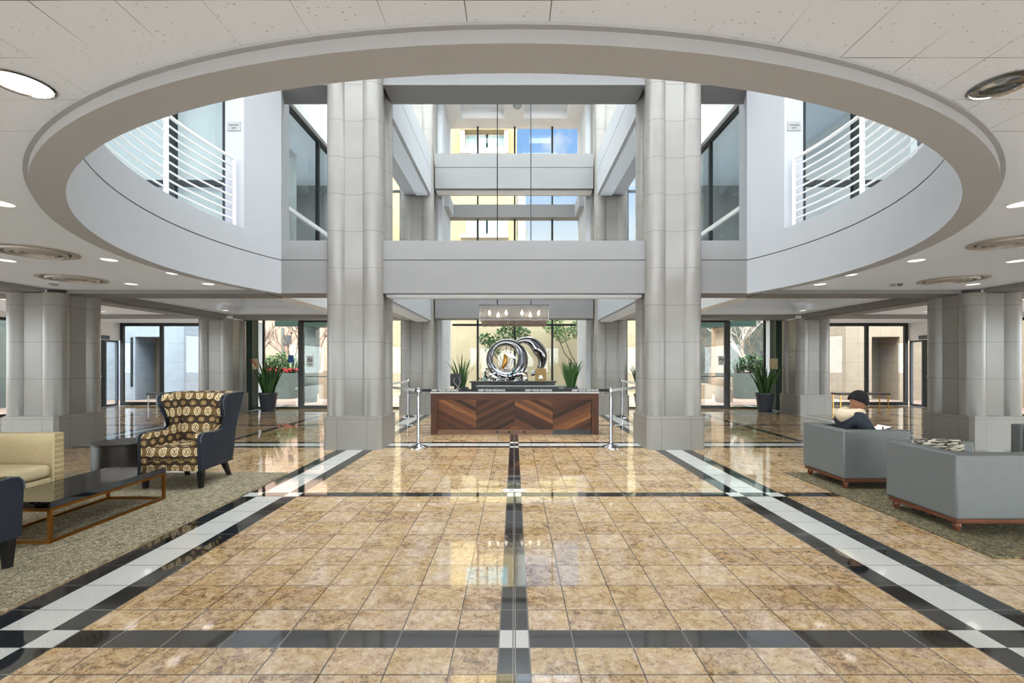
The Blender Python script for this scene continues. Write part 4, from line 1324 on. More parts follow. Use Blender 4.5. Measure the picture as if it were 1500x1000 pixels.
# ================================================================ wing chairs
def wing_chair(label, x, y, rz):
    t = thing('wing_chair', label, 'armchair', (x, y, ZR), rz, 'patterned wing chairs')
    prof = [(-0.36, 0.205), (-0.375, 0.54), (-0.368, 0.60), (-0.335, 0.635), (-0.28, 0.645), (-0.10, 0.630), (0.02, 0.640), (0.075, 0.675), (0.085, 0.74), (0.045, 0.84), (0.0, 0.94), (-0.01, 1.01), (0.02, 1.055), (0.09, 1.075), (0.33, 1.085), (0.43, 1.08), (0.40, 0.85), (0.345, 0.55), (0.30, 0.205)]
    def flare(c):
        k = 1+0.36*max(0.0, c.z-0.66)
        tp = 1-0.16*max(0.0, c.y+0.1) if c.z < 0.70 else 1-0.16*max(0.0, c.y+0.1)*max(0, 1-(c.z-0.70)*3)
        return (c.x*k*tp, c.y, c.z)
    for s in (-1, 1):
        m = MB(); a, b = sorted((s*0.318, s*0.360)); m.prism_x(prof, a, b); m.warp(flare)
        m.build('outer_side', MATS['navy'], t, bevel=0.008)
        m = MB(); a, b = sorted((s*0.252, s*0.3175))
        inn = [(yy-0.006 if yy < -0.2 else yy, zz+0.004 if zz > 0.6 else zz) for yy, zz in prof]
        inn = [(yy+0.002, zz) if yy > 0.25 else (yy, zz) for yy, zz in inn]
        m.prism_x(inn, a, b); m.warp(flare)
        m.build('inner_side', MATS['ikat'], t, bevel=0.02)
        # pale piping along the rim
        m = MB(); m.tube([flare(Vector((s*0.362, yy, zz))) for yy, zz in prof[1:-1]], 0.006, 6)
        m.build('piping', MATS['frame_grey'], t, smooth=True)
    # back
    m = MB(); n = 14
    pb = [(0.12, 0.30), (0.165, 0.45), (0.20, 0.70), (0.255, 0.98), (0.285, 1.075), (0.34, 1.095), (0.385, 1.085), (0.375, 0.95), (0.32, 0.55), (0.25, 0.30)]
    m.prism_x(pb, -0.255, 0.255); m.warp(flare); m.build('inner_back', MATS['ikat'], t, bevel=0.015)
    pb = [(0.252, 0.21), (0.322, 0.55), (0.378, 0.95), (0.388, 1.07), (0.428, 1.075), (0.41, 0.90), (0.35, 0.55), (0.295, 0.21)]
    m = MB(); m.prism_x(pb, -0.317, 0.317); m.warp(flare); m.build('outer_back', MATS['navy'], t)
    # seat
    m = MB(); m.cushion(-0.25, 0.25, -0.375, 0.19, 0.335, 0.475, 0.022, 10); m.build('seat_cushion', MATS['ikat'], t, smooth=True, angle=80)
    m = MB(); m.box(-0.2515, 0.2515, -0.362, 0.12, 0.206, 0.332, 0.01); m.build('seat_rail', MATS['ikat'], t)
    for sx in (-1, 1):
        for (yy, sp, ln) in ((-0.30, 0.0, 0.0), (0.25, 0.02, 0.09)):
            m = MB(); b = bmesh.new()
            lo, hi = 0.020, 0.032
            cx = sx*(0.318 if yy < 0 else 0.245)
            for z, q, dx, dy in ((0.0, lo, sx*sp, ln), (0.206, hi, 0, 0)):
                for (ux, uy) in ((-1, -1), (1, -1), (1, 1), (-1, 1)): b.verts.new((cx+dx+ux*q, yy+dy+uy*q, z))
            b.verts.ensure_lookup_table(); v = b.verts
            for f in ((0, 3, 2, 1), (4, 5, 6, 7), (0, 1, 5, 4), (1, 2, 6, 5), (2, 3, 7, 6), (3, 0, 4, 7)): b.faces.new([v[i] for i in f])
            m.join(b); m.build('leg', MATS['black_leg'], t)
    return t
w1 = wing_chair('wing chair with brown ikat fabric and navy sides at the far end of the rug', -3.975, 5.70, 0.02)
copy_tree(w1, 'wing chair at the lower left frame edge, only its navy side and a leg showing', (-3.925, 3.00, ZR), PI)

# ================================================================ coffee table
t = thing('coffee_table', 'rectangular black glass coffee table on a thin bronze frame', 'coffee table', (-4.05, 4.355, ZR))
hx, hy = 0.31, 0.62
m = MB(); m.box(-hx-0.005, hx+0.005, -hy-0.005, hy+0.005, 0.283, 0.338, 0.004); m.build('table_top', MATS['black_gloss'], t)
m = MB()
for z in (0.258, 0.0):
    m.box(-hx, hx, -hy, -hy+0.025, z, z+0.024); m.box(-hx, hx, hy-0.025, hy, z, z+0.024)
    m.box(-hx, -hx+0.025, -hy+0.025, hy-0.025, z, z+0.024); m.box(hx-0.025, hx, -hy+0.025, hy-0.025, z, z+0.024)
m.build('frame_rail', MATS['bronze'], t)
for sx in (-1, 1):
    for sy in (-1, 1):
        m = MB(); a, b = sx*(hx-0.0125), sy*(hy-0.0125); m.box(a-0.0125, a+0.0125, b-0.0125, b+0.0125, 0.0245, 0.2575); m.build('leg', MATS['bronze'], t)

# ================================================================ cream sofa
t = thing('sofa', 'cream upholstered sofa with low square arms at the left frame edge', 'sofa', (-5.30, 3.92, ZR))
for sy in (-1, 1):
    m = MB(); a, b = sorted((sy*0.95, sy*1.07)); m.box(-0.46, 0.46, a, b, 0.06, 0.715, 0.015)
    o = m.build('arm', MATS['cream'], t)
    m = MB()
    for k in range(11):
        z = 0.10+0.057*k; m.box(0.458, 0.466, a+0.012, b-0.012, z, z+0.042, 0.003)
    m.build('pleated_front', MATS['cream_dark'], o)
m = MB(); m.box(-0.46, -0.34, -0.949, 0.949, 0.06, 0.715, 0.015); m.build('back', MATS['cream'], t)
m = MB(); m.box(-0.338, 0.44, -0.948, 0.948, 0.06, 0.255, 0.01); m.build('base', MATS['cream'], t)
for sy in (-1, 1):
    m = MB(); a, b = sorted((sy*0.003, sy*0.945)); m.cushion(-0.20, 0.455, a, b, 0.257, 0.405, 0.018); m.build('seat_cushion', MATS['cream'], t, smooth=True, angle=80)
    m = MB(); m.cushion(-0.335, -0.18, a, b, 0.41, 0.70, 0.02); m.build('back_cushion', MATS['cream'], t, smooth=True, angle=80)
for sx in (-0.40, 0.40):
    for sy in (-1, 1):
        m = MB(); m.cyl((sx, sy*1.0), 0.022, 0, 0.059, 12); m.build('leg', MATS['black_leg'], t)

# ================================================================ drum table
t = thing('drum_table', 'round dark wood drum table between the sofa and the wing chair', 'side table', (-4.93, 5.83, 0.0165))
m = MB(); m.lathe([(0, 0), (0.285, 0), (0.295, 0.01), (0.295, 0.44), (0, 0.44)], seg=48); m.build('drum', MATS['ebony'], t, smooth=True)
m = MB(); m.lathe([(0, 0.4405), (0.298, 0.4405), (0.30, 0.447), (0.30, 0.465), (0.294, 0.472), (0, 0.472)], seg=48); m.build('table_top', MATS['ebony'], t, smooth=True)

# ================================================================ grey club chairs (back at local x=0, facing +x)
def club_chair(label, x, y, rz):
    t = thing('club_chair', label, 'armchair', (x, y, 0.0145), rz, 'grey box club chairs')
    Wd, Dp, H, Z0 = 0.76, 0.78, 0.675, 0.115
    th = 0.13
    h = Wd/2
    m = MB(); bm = m.bm
    xs = (0, th, Dp); ys = (-h, -h+th, h-th, h)
    cells = [(0, 0), (0, 1), (0, 2), (1, 0), (1, 2)]
    vv = {}
    def V(i, j, k):
        if (i, j, k) not in vv: vv[(i, j, k)] = bm.verts.new((xs[i], ys[j], (Z0, H)[k]))
        return vv[(i, j, k)]
    for (i, j) in cells:
        bm.faces.new((V(i, j, 1), V(i+1, j, 1), V(i+1, j+1, 1), V(i, j+1, 1)))
        bm.faces.new((V(i, j, 0), V(i, j+1, 0), V(i+1, j+1, 0), V(i+1, j, 0)))
        for (di, dj, p, q) in ((-1, 0, (0, 0), (0, 1)), (1, 0, (1, 0), (1, 1)), (0, -1, (0, 0), (1, 0)), (0, 1, (0, 1), (1, 1))):
            if (i+di, j+dj) not in cells:
                a = (i+p[0], j+p[1]); b = (i+q[0], j+q[1])
                bm.faces.new((V(*a, 0), V(*b, 0), V(*b, 1), V(*a, 1)))
    m.build('back_and_arms', MATS['grey_leather'], t, smooth=True, angle=50, bevel=0.016)
    q = Wd/2-th-0.001
    m = MB(); m.box(th+0.002, Dp-0.01, -q, q, Z0, 0.28, 0.01); m.build('seat_base', MATS['grey_leather'], t)
    m = MB(); m.cushion(th+0.004, Dp+0.01, -q+0.003, q-0.003, 0.282, 0.385, 0.015); m.build('seat_cushion', MATS['grey_leather'], t, smooth=True, angle=80)
    m = MB(); m.box(0.015, Dp-0.015, -Wd/2+0.015, Wd/2-0.015, 0.075, 0.114, 0.006); m.build('base_rail', MATS['wood_rail'], t)
    for sx in (0.06, Dp-0.06):
        for sy in (-1, 1):
            m = MB(); m.lathe([(0, 0), (0.016, 0), (0.022, 0.012), (0.030, 0.04), (0.032, 0.060), (0.022, 0.0745), (0, 0.0745)], (sx, sy*(Wd/2-0.06), 0), 14); m.build('foot', MATS['wood_rail'], t, smooth=True)
    return t
c1 = club_chair('grey leather club chair the person in the beanie sits in', 3.815, 5.745, 0.0)
copy_tree(c1, 'grey leather club chair nearest the viewer, back turned, with a striped pillow', (3.79, 4.35, 0.0145), 0.0)
copy_tree(c1, 'grey club chair cut off by the right frame edge, striped pillow inside', (7.20, 5.62, 0.0145), PI)
def pillow(label, loc, rot):
    m = MB(); m.cushion(-0.23, 0.23, -0.05, 0.05, 0.0, 0.315, 0.05, 8)
    o = m.build('throw_pillow', MATS['zebra'], smooth=True, angle=80); o.location = loc; o.rotation_euler = rot
    tag(o, label, 'pillow', 'black and cream striped pillows')
pillow('black and cream striped pillow leaning inside the nearest grey club chair', (4.165, 4.52, 0.415), (-0.14, 0, 0.0))
pillow('black and cream striped pillow in the chair at the right frame edge', (6.92, 5.62, 0.415), (0, -0.12, PI/2))

# small plate let into the floor on the centre strip
m = MB(); m.prism([(-0.135+0.03*(1-math.cos(0)), 0.0), (-0.11, -0.045), (0.11, -0.045), (0.135, 0.0), (0.135, 0.02), (0.11, 0.06), (-0.11, 0.06), (-0.135, 0.02)], 0.0005, 0.004)
o = m.build('floor_plate', MATS['paper']); o.location = (0, 5.345, 0); tag(o, 'small white floor plate with dark lettering on the centre strip', 'floor plate')
for x0, x1 in ((-0.112, -0.100), (-0.055, 0.005), (0.048, 0.058)):
    m = MB(); m.box(x0, x1, -0.012, 0.026, 0.0041, 0.0048); m.build('lettering', MATS['plaque_text'], o)
# ================================================================ seated person
from mathutils import Quaternion
def skin(name, chains, mat, parent, lvl=2, root=0):
    "chains: list of [(x,y,z,r),...]; points within 1 mm are merged so the skeleton is one graph"
    verts = []; rad = []; edges = []
    def vid(p):
        for i, v in enumerate(verts):
            if (v-Vector(p[:3])).length < 0.001: return i
        verts.append(Vector(p[:3])); rad.append(p[3]); return len(verts)-1
    for ch in chains:
        ids = [vid(p) for p in ch]
        edges += list(zip(ids, ids[1:]))
    me = bpy.data.meshes.new(name)
    me.from_pydata([tuple(v) for v in verts], edges, [])
    o = bpy.data.objects.new(name, me); COL.objects.link(o)
    o.modifiers.new('skin', 'SKIN')
    if not me.skin_vertices: 
        bpy.context.view_layer.objects.active = o
    sv = me.skin_vertices[0].data
    for i, r in enumerate(rad):
        q = r if isinstance(r, tuple) else (r, r)
        sv[i].radius = q
        sv[i].use_root = (i == root)
    s = o.modifiers.new('sub', 'SUBSURF'); s.levels = lvl; s.render_levels = lvl
    bpy.context.view_layer.update()
    dg = bpy.context.evaluated_depsgraph_get()
    m2 = bpy.data.meshes.new_from_object(o.evaluated_get(dg))
    bpy.data.objects.remove(o)
    n = bpy.data.objects.new(name, m2); COL.objects.link(n)
    m2.materials.clear(); m2.materials.append(mat)
    m2.polygons.foreach_set('use_smooth', [True]*len(m2.polygons))
    n.parent = parent
    return n

person = thing('person', 'seated person in black beanie and dark jacket with cream hood, looking down at a tablet', 'person', (4.17, 5.745, 0.0145))
# local: +x is forward (the way the chair faces), y to the person's left, z up
PX = 0.0
pel = (0.0, 0, 0.47, (0.13, 0.11))
body = []
spine = [pel, (-0.03, 0, 0.58, (0.125, 0.10)), (-0.045, 0, 0.70, (0.14, 0.10)), (-0.01, 0, 0.80, (0.11, 0.08)), (0.035, 0, 0.865, 0.055), (0.055, 0, 0.905, 0.056)]
body.append(spine)
HC = Vector((0.095, 0, 0.985))     # head centre
TABC = Vector((0.335, -0.02, 0.655))
for s in (-1, 1):
    sh = (-0.01, s*0.155, 0.785, 0.062); el = (0.10, s*0.235, 0.585, 0.044); wr = (0.285, s*0.125, 0.615, 0.028)
    body.append([(-0.01, 0, 0.80, (0.11, 0.08)), sh, (0.04, s*0.20, 0.69, 0.052), el, (0.19, s*0.185, 0.60, 0.038), wr, (0.315, s*0.112, 0.628, (0.034, 0.020)), (0.345, s*0.104, 0.638, (0.038, 0.018))])
    hip = (0.06, s*0.10, 0.46, 0.095); kn = (0.46, s*0.13, 0.475, 0.062); an = (0.50, s*0.13, 0.10, 0.040)
    body.append([pel, hip, (0.25, s*0.12, 0.47, 0.082), kn, (0.485, s*0.13, 0.33, 0.055), an, (0.55, s*0.13, 0.05, 0.038), (0.65, s*0.135, 0.035, 0.030)])
bd = skin('body', body, MATS['skin'], person)
# head and hands joined into the same mesh object
mb = MB()
b = bmesh.new(); b.from_mesh(bd.data); mb.join(b)
hb = bmesh.new(); bmesh.ops.create_uvsphere(hb, u_segments=32, v_segments=24, radius=1.0)
for v in hb.verts:
    x, y, z = v.co
    jaw = max(0, -z)
    fx = x*0.098*(1-0.12*jaw)+0.018*jaw; fy = y*0.074*(1-0.32*jaw*jaw); fz = z*0.122
    if x > 0:
        fx += 0.030*math.exp(-((y/0.17)**2))*math.exp(-((z+0.16)/0.22)**2)     # nose
        fx -= 0.012*math.exp(-(((abs(y)-0.40)/0.18)**2))*math.exp(-((z-0.02)/0.13)**2)  # eye sockets
        fx += 0.010*math.exp(-((y/0.38)**2))*math.exp(-((z+0.52)/0.07)**2)     # upper lip
        fx += 0.010*math.exp(-((y/0.34)**2))*math.exp(-((z+0.64)/0.07)**2)     # lower lip
        fx += 0.012*math.exp(-((y/0.35)**2))*math.exp(-((z+0.90)/0.15)**2)     # chin
    v.co = (fx, fy, fz)
pitch = Matrix.Rotation(0.42, 4, 'Y')
HM = Matrix.Translation(HC) @ pitch
mb.join(hb, HM)
for s in (-1, 1):
    e = bmesh.new(); bmesh.ops.create_uvsphere(e, u_segments=12, v_segments=10, radius=1.0)
    mb.join(e, HM @ Matrix.Translation((-0.006, s*0.073, -0.012)) @ Matrix.Rotation(s*0.35, 4, 'Z') @ Matrix.Diagonal((0.020, 0.009, 0.032, 1)))
def finger(pts, r0, r1):
    mb.tube(pts, r0, 8, r1)
    mb.sphere(pts[-1], r1, u=8, v=6)
for s in (-1, 1):
    for k, (ln, off) in enumerate(((0.060, -0.026), (0.068, -0.009), (0.064, 0.009), (0.050, 0.024))):
        bx, by, bz = 0.352+0.003*k, s*(0.104)-0.0, 0.640+off*0.5
        # fingers run under the tablet and curl towards its middle
        p0 = Vector((0.350+off*0.9, s*0.100, 0.628)); d = Vector((0.25, -s*1.0, 0.0)).normalized()
        finger([p0, p0+d*ln*0.45+Vector((0, 0, -0.002)), p0+d*ln*0.8+Vector((0.0, 0, 0.003)), p0+d*ln+Vector((0, 0, 0.007))], 0.0095, 0.0075)
    p0 = Vector((0.318, s*0.105, 0.640))
    finger([p0, p0+Vector((0.012, -s*0.018, 0.022)), p0+Vector((0.030, -s*0.040, 0.031)), p0+Vector((0.042, -s*0.052, 0.033))], 0.011, 0.0085)
me_old = bd.data
bmesh.ops.recalc_face_normals(mb.bm, faces=list(mb.bm.faces))
nm = bpy.data.meshes.new('body'); mb.bm.to_mesh(nm); mb.bm.free()
nm.materials.append(MATS['skin'])
nm.polygons.foreach_set('use_smooth', [True]*len(nm.polygons))
bd.data = nm; bpy.data.meshes.remove(me_old)
# clothes
jk = []
jp = (0.0, 0, 0.475, (0.150, 0.128))
jk.append([jp, (-0.03, 0, 0.58, (0.150, 0.125)), (-0.045, 0, 0.70, (0.165, 0.125)), (-0.01, 0, 0.795, (0.135, 0.10)), (0.02, 0, 0.845, 0.075)])
for s in (-1, 1):
    jk.append([(-0.01, 0, 0.795, (0.135, 0.10)), (-0.01, s*0.160, 0.785, 0.092), (0.04, s*0.205, 0.69, 0.080), (0.10, s*0.238, 0.585, 0.070), (0.19, s*0.186, 0.60, 0.052), (0.272, s*0.130, 0.613, 0.040)])
skin('jacket', jk, MATS['jacket'], person)
tr = []
tp = (0.02, 0, 0.455, (0.125, 0.115))
for s in (-1, 1):
    tr.append([tp, (0.08, s*0.10, 0.46, 0.105), (0.25, s*0.12, 0.47, 0.093), (0.46, s*0.13, 0.475, 0.073), (0.487, s*0.13, 0.33, 0.066), (0.50, s*0.13, 0.115, 0.058)])
skin('trousers', tr, MATS['denim'], person)
for s in (-1, 1):
    skin('shoe', [[(0.475, s*0.13, 0.055, 0.048), (0.55, s*0.13, 0.048, 0.046), (0.64, s*0.134, 0.040, (0.048, 0.034)), (0.69, s*0.137, 0.034, (0.040, 0.028))]], MATS['shoe'], person)
# hood lying on the back: thick collar ring drooping behind
m = MB(); n = 28; pts = []
m2 = bmesh.new(); rows = []
for i in range(n):
    a = 2*PI*i/n
    bk = max(0.0, -math.cos(a))
    cx = 0.028+math.cos(a)*(0.088+0.030*bk); cy = math.sin(a)*(0.112+0.012*bk)
    cz = 0.868-0.022*math.cos(a)-0.055*bk
    r = 0.034+0.020*bk
    row = []
    for k in range(10):
        b_ = 2*PI*k/10
        ou = r*math.cos(b_); up = r*1.15*math.sin(b_)
        row.append(m2.verts.new((cx+math.cos(a)*ou, cy+math.sin(a)*ou, cz+up)))
    rows.append(row)
for i in range(n):
    p, q = rows[i], rows[(i+1) % n]
    for k in range(10): m2.faces.new((p[k], p[(k+1) % 10], q[(k+1) % 10], q[k]))
m.join(m2)
# drooping bag of the hood
h2 = bmesh.new(); bmesh.ops.create_uvsphere(h2, u_segments=24, v_segments=16, radius=1.0)
for v in h2.verts:
    x, y, z = v.co
    v.co = (-0.098+x*0.072-0.02*z+0.05*y*y, y*0.150*(1-0.30*max(0, -z)), 0.800+z*0.085+0.02*y*y)
m.join(h2)
m.build('hood', MATS['hood'], person, smooth=True, angle=80)
# beanie
m = MB(); hb = bmesh.new(); bmesh.ops.create_uvsphere(hb, u_segments=36, v_segments=24, radius=1.0)
bmesh.ops.delete(hb, geom=[v for v in hb.verts if v.co.z < -0.12], context='VERTS')
for v in hb.verts:
    x, y, z = v.co
    k = 1.0+0.015*math.sin(math.atan2(y, x)*30)*(1-abs(z))
    v.co = (x*0.112*k-0.004, y*0.090*k, z*0.118+0.022)
m.join(hb, HM)
cf = bmesh.new(); rows = []
for i in range(40):
    a = 2*PI*i/40
    row = []
    for (rr, zz) in ((1.0, -0.018), (1.07, -0.014), (1.09, 0.012), (1.07, 0.038), (1.0, 0.044)):
        row.append(cf.verts.new((math.cos(a)*0.110*rr-0.004, math.sin(a)*0.089*rr, zz)))
    rows.append(row)
for i in range(40):
    p, q = rows[i], rows[(i+1) % 40]
    for k in range(4): cf.faces.new((p[k], q[k], q[k+1], p[k+1]))
m.join(cf, HM)
m.build('beanie', MATS['beanie'], person, smooth=True, angle=80)
# glasses
m = MB()
for s in (-1, 1):
    c = Vector((0.099, s*0.033, -0.010))
    m.tube([HM @ (c+Vector((0, 0.024*math.cos(a*PI/9), 0.019*math.sin(a*PI/9)))) for a in range(18)], 0.0022, 6, closed=True)
    m.tube([HM @ Vector((0.098, s*0.057, -0.004)), HM @ Vector((0.05, s*0.076, -0.002)), HM @ Vector((-0.01, s*0.080, -0.006))], 0.002, 6)
m.tube([HM @ Vector((0.100, -0.010, -0.006)), HM @ Vector((0.104, 0, -0.003)), HM @ Vector((0.100, 0.010, -0.006))], 0.002, 6)
m.build('glasses', MATS['steel'], person, smooth=True)
# tablet held in both hands
t = thing('tablet', 'tablet with a bright screen held by the seated person', 'tablet', (4.17+TABC.x+0.02, 5.745, TABC.z+0.0145))
t.rotation_euler = (0, -0.30, 0)
m = MB(); m.box(-0.085, 0.085, -0.115, 0.115, -0.005, 0.004, 0.002); m.build('case', MATS['black_plastic'], t)
m = MB(); m.box(-0.074, 0.074, -0.104, 0.104, 0.0041, 0.0048); m.build('screen', MATS['screen'], t)
# ================================================================ outdoors
OX = lambda px, D: (px-VX)/F*D
def leaf_cloud(bm, c, rx, ry, rz, n, size, rr):
    for _ in range(n):
        while True:
            p = Vector((rr.uniform(-1, 1), rr.uniform(-1, 1), rr.uniform(-1, 1)))
            if 0.25 < p.length < 1: break
        q = Vector((c[0]+p.x*rx, c[1]+p.y*ry, c[2]+p.z*rz))
        d = Vector((rr.uniform(-1, 1), rr.uniform(-1, 1), rr.uniform(-0.6, 1))).normalized()
        e = d.cross(Vector((rr.uniform(-1, 1), rr.uniform(-1, 1), rr.uniform(-1, 1)))).normalized()
        s = size*rr.uniform(0.6, 1.3)
        f = d.cross(e)*s*0.12
        v = [bm.verts.new(q-d*s), bm.verts.new(q+e*s*0.45+f), bm.verts.new(q+d*s), bm.verts.new(q-e*s*0.45+f)]
        bm.faces.new(v)
def grow(mb, p, d, L, r, depth, rr, up=0.25, split=(2, 3), tips=None):
    pts = [p.copy()]; n = 4
    for i in range(n):
        d = (d+Vector((rr.uniform(-0.18, 0.18), rr.uniform(-0.18, 0.18), rr.uniform(-0.05, 0.12)))).normalized()
        p = p+d*L/n; pts.append(p.copy())
    mb.tube(pts, r, 6 if depth > 1 else 4, r*0.6)
    if depth == 0:
        if tips is not None: tips.append(p)
        return
    for k in range(rr.randint(*split)):
        nd = (d+Vector((rr.uniform(-0.9, 0.9), rr.uniform(-0.9, 0.9), rr.uniform(-0.2, 0.5)+up))).normalized()
        q = pts[rr.randint(2, n)]
        grow(mb, q, nd, L*rr.uniform(0.62, 0.82), r*0.55, depth-1, rr, up, split, tips)
def bare_tree(label, loc, h, seed, mat='bark', depth=4):
    rr = random.Random(seed)
    t = thing('bare_tree', label, 'tree', loc, 0, 'bare trees outside')
    m = MB(); grow(m, Vector((0, 0, -0.05)), Vector((0, 0, 1)), h*0.38, h*0.020, depth, rr, 0.2, (2, 4))
    m.build('trunk_and_branches', MATS[mat], t, smooth=True)
    return t
def leafy_tree(label, loc, h, crowns, seed, mat='leaf', lean=0.0):
    rr = random.Random(seed)
    t = thing('leafy_tree', label, 'tree', loc, 0, 'leafy trees by the beige wall')
    m = MB()
    for c in crowns:
        m.tube([(0, 0, -0.05), (lean*0.3, 0, h*0.3), (c[0]*0.6, c[1]*0.5, h*0.55), (c[0], c[1], c[2])], 0.055, 6, 0.015)
    m.build('trunk', MATS['bark'], t, smooth=True)
    m = MB()
    for c in crowns: leaf_cloud(m.bm, c, c[3], c[3], c[3]*0.8, int(260*c[3]/0.5), 0.075, rr)
    m.build('crown', MATS[mat], t)
    return t
def shrub(label, loc, w, d, h, n, seed, mats=('leaf',), group='planter shrubs', flowers=0, cat='shrub', name='shrub'):
    rr = random.Random(seed)
    t = thing(name, label, cat, loc, 0, group)
    m = MB()
    for k in range(7):
        a = rr.uniform(-w/2, w/2)*0.7
        m.tube([(a, 0, 0), (a+rr.uniform(-0.1, 0.1), 0, h*0.6)], 0.012, 5)
    m.build('stems', MATS['bark'], t)
    for i, mt in enumerate(mats):
        m = MB(); leaf_cloud(m.bm, (0, 0, h*0.52), w/2, d/2, h*0.5, n//len(mats), 0.07, rr); m.build('foliage', MATS[mt], t)
    if flowers:
        m = MB()
        for _ in range(flowers):
            b = (rr.uniform(-w/2, w/2), rr.uniform(-d/2, d/2)*0.9-0.05, rr.uniform(0.02, 0.16))
            m.sphere(b, 0.05, u=6, v=5)
        m.build('flowers', MATS['red_flower'], t)
    return t

# garden wall and trees behind the reception
m = MB(); m.box(-7.0, 7.0, 20.5, 20.8, -0.02, 4.6); struct(m.build('wall_garden', MATS['beige_wall']))
leafy_tree('leafy tree by the beige garden wall, behind the sculpture', (-0.30, 19.6, -0.02), 3.4, [(-0.55, 0, 2.15, 0.42), (-0.05, 0.1, 2.6, 0.55), (0.6, 0, 2.7, 0.42), (-0.9, 0.1, 2.5, 0.35), (0.25, 0, 3.1, 0.6)], 31)
leafy_tree('thin tree with a dark trunk by the beige wall, right of the sculpture', (2.95, 19.7, -0.02), 3.4, [(-0.9, 0, 2.75, 0.5), (-0.2, 0, 2.9, 0.5), (0.35, 0.1, 2.85, 0.45), (-1.3, 0, 3.1, 0.5), (0.1, 0, 3.4, 0.6)], 32, 'leaf_light', -0.3)
m = MB(); m.box(0.85, 4.6, 19.0, 19.35, -0.02, 0.55); tag(m.build('garden_kerb', MATS['concrete']), 'low grey-green kerb at the foot of the beige wall', 'kerb')

# tall houses seen through the upper glass
t = thing('apartment_building', 'cream apartment building with bay windows seen through the upper rear glass', 'building', (0, 40, 0))
m = MB(); m.box(-16, OX(757, 40), 0, 12, 0, 30.0); m.build('facade', MATS['facade'], t)
m = MB(); m.box(OX(764, 40)-0.35, OX(770, 40), 1.0, 12, 0, 18.2); m.build('side_wing', MATS['facade_trim'], t)
def win(x0, x1, z0, z1, y=-0.12, n=2):
    f = MB(); f.box(x0-0.12, x1+0.12, y, -0.001, z0-0.12, z1+0.12); f.build('window_surround', MATS['facade_trim'], t)
    g = MB(); w = (x1-x0)/n
    for k in range(n): g.box(x0+k*w+0.05, x0+(k+1)*w-0.05, y-0.03, y-0.001, z0+0.06, z1-0.06)
    g.build('panes', MATS['house_glass'], t)
gz = lambda py, D=40: CH+(HY-py)/F*D
for z0, z1 in ((gz(345), gz(322)), (gz(222), gz(200)), (gz(282), gz(260)), (gz(405), gz(383))):
    win(OX(684, 40), OX(699, 40), z0, z1); win(OX(703, 40), OX(713, 40), z0, z1); win(OX(714, 40), OX(742, 40), z0, z1, n=3)
    win(OX(600, 40), OX(640, 40), z0, z1)
m = MB(); m.box(OX(676, 40), OX(745, 40), -1.0, -0.15, gz(198), gz(190)); m.build('balcony_canopy', MATS['facade'], t)
m = MB(); m.box(OX(676, 40), OX(682, 40), -0.9, -0.15, gz(225), gz(198)); m.box(OX(739, 40), OX(745, 40), -0.9, -0.15, gz(225), gz(198)); m.build('balcony_pier', MATS['facade_trim'], t)
m = MB(); m.box(OX(676, 40), OX(745, 40), -1.0, -0.2, gz(352), gz(347)); m.box(OX(676, 40), OX(745, 40), -1.0, -0.2, gz(231), gz(224)); m.build('balcony_ledge', MATS['facade_trim'], t)
m = MB(); m.box(OX(762, 60), OX(772, 60), 60, 66, 0, gz(336, 60)); m.prism_y([(OX(762, 60), gz(336, 60)), (OX(772, 60), gz(336, 60)), (OX(767, 60), gz(326, 60))], 60, 66)
tag(m.build('far_house', MATS['roof_far']), 'small grey gabled roof far behind the rear glass', 'building')
for s in (-1, 1):
    m = MB(); m.box(s*15-4.0, s*15+4.0, 30, 36, 0, 13.0 if s < 0 else 9.5); o = m.build('side_building', MATS['concrete' if s > 0 else 'white_wall'])
    tag(o, 'pale building seen past the %s edge of the atrium' % ('left' if s < 0 else 'right'), 'building')

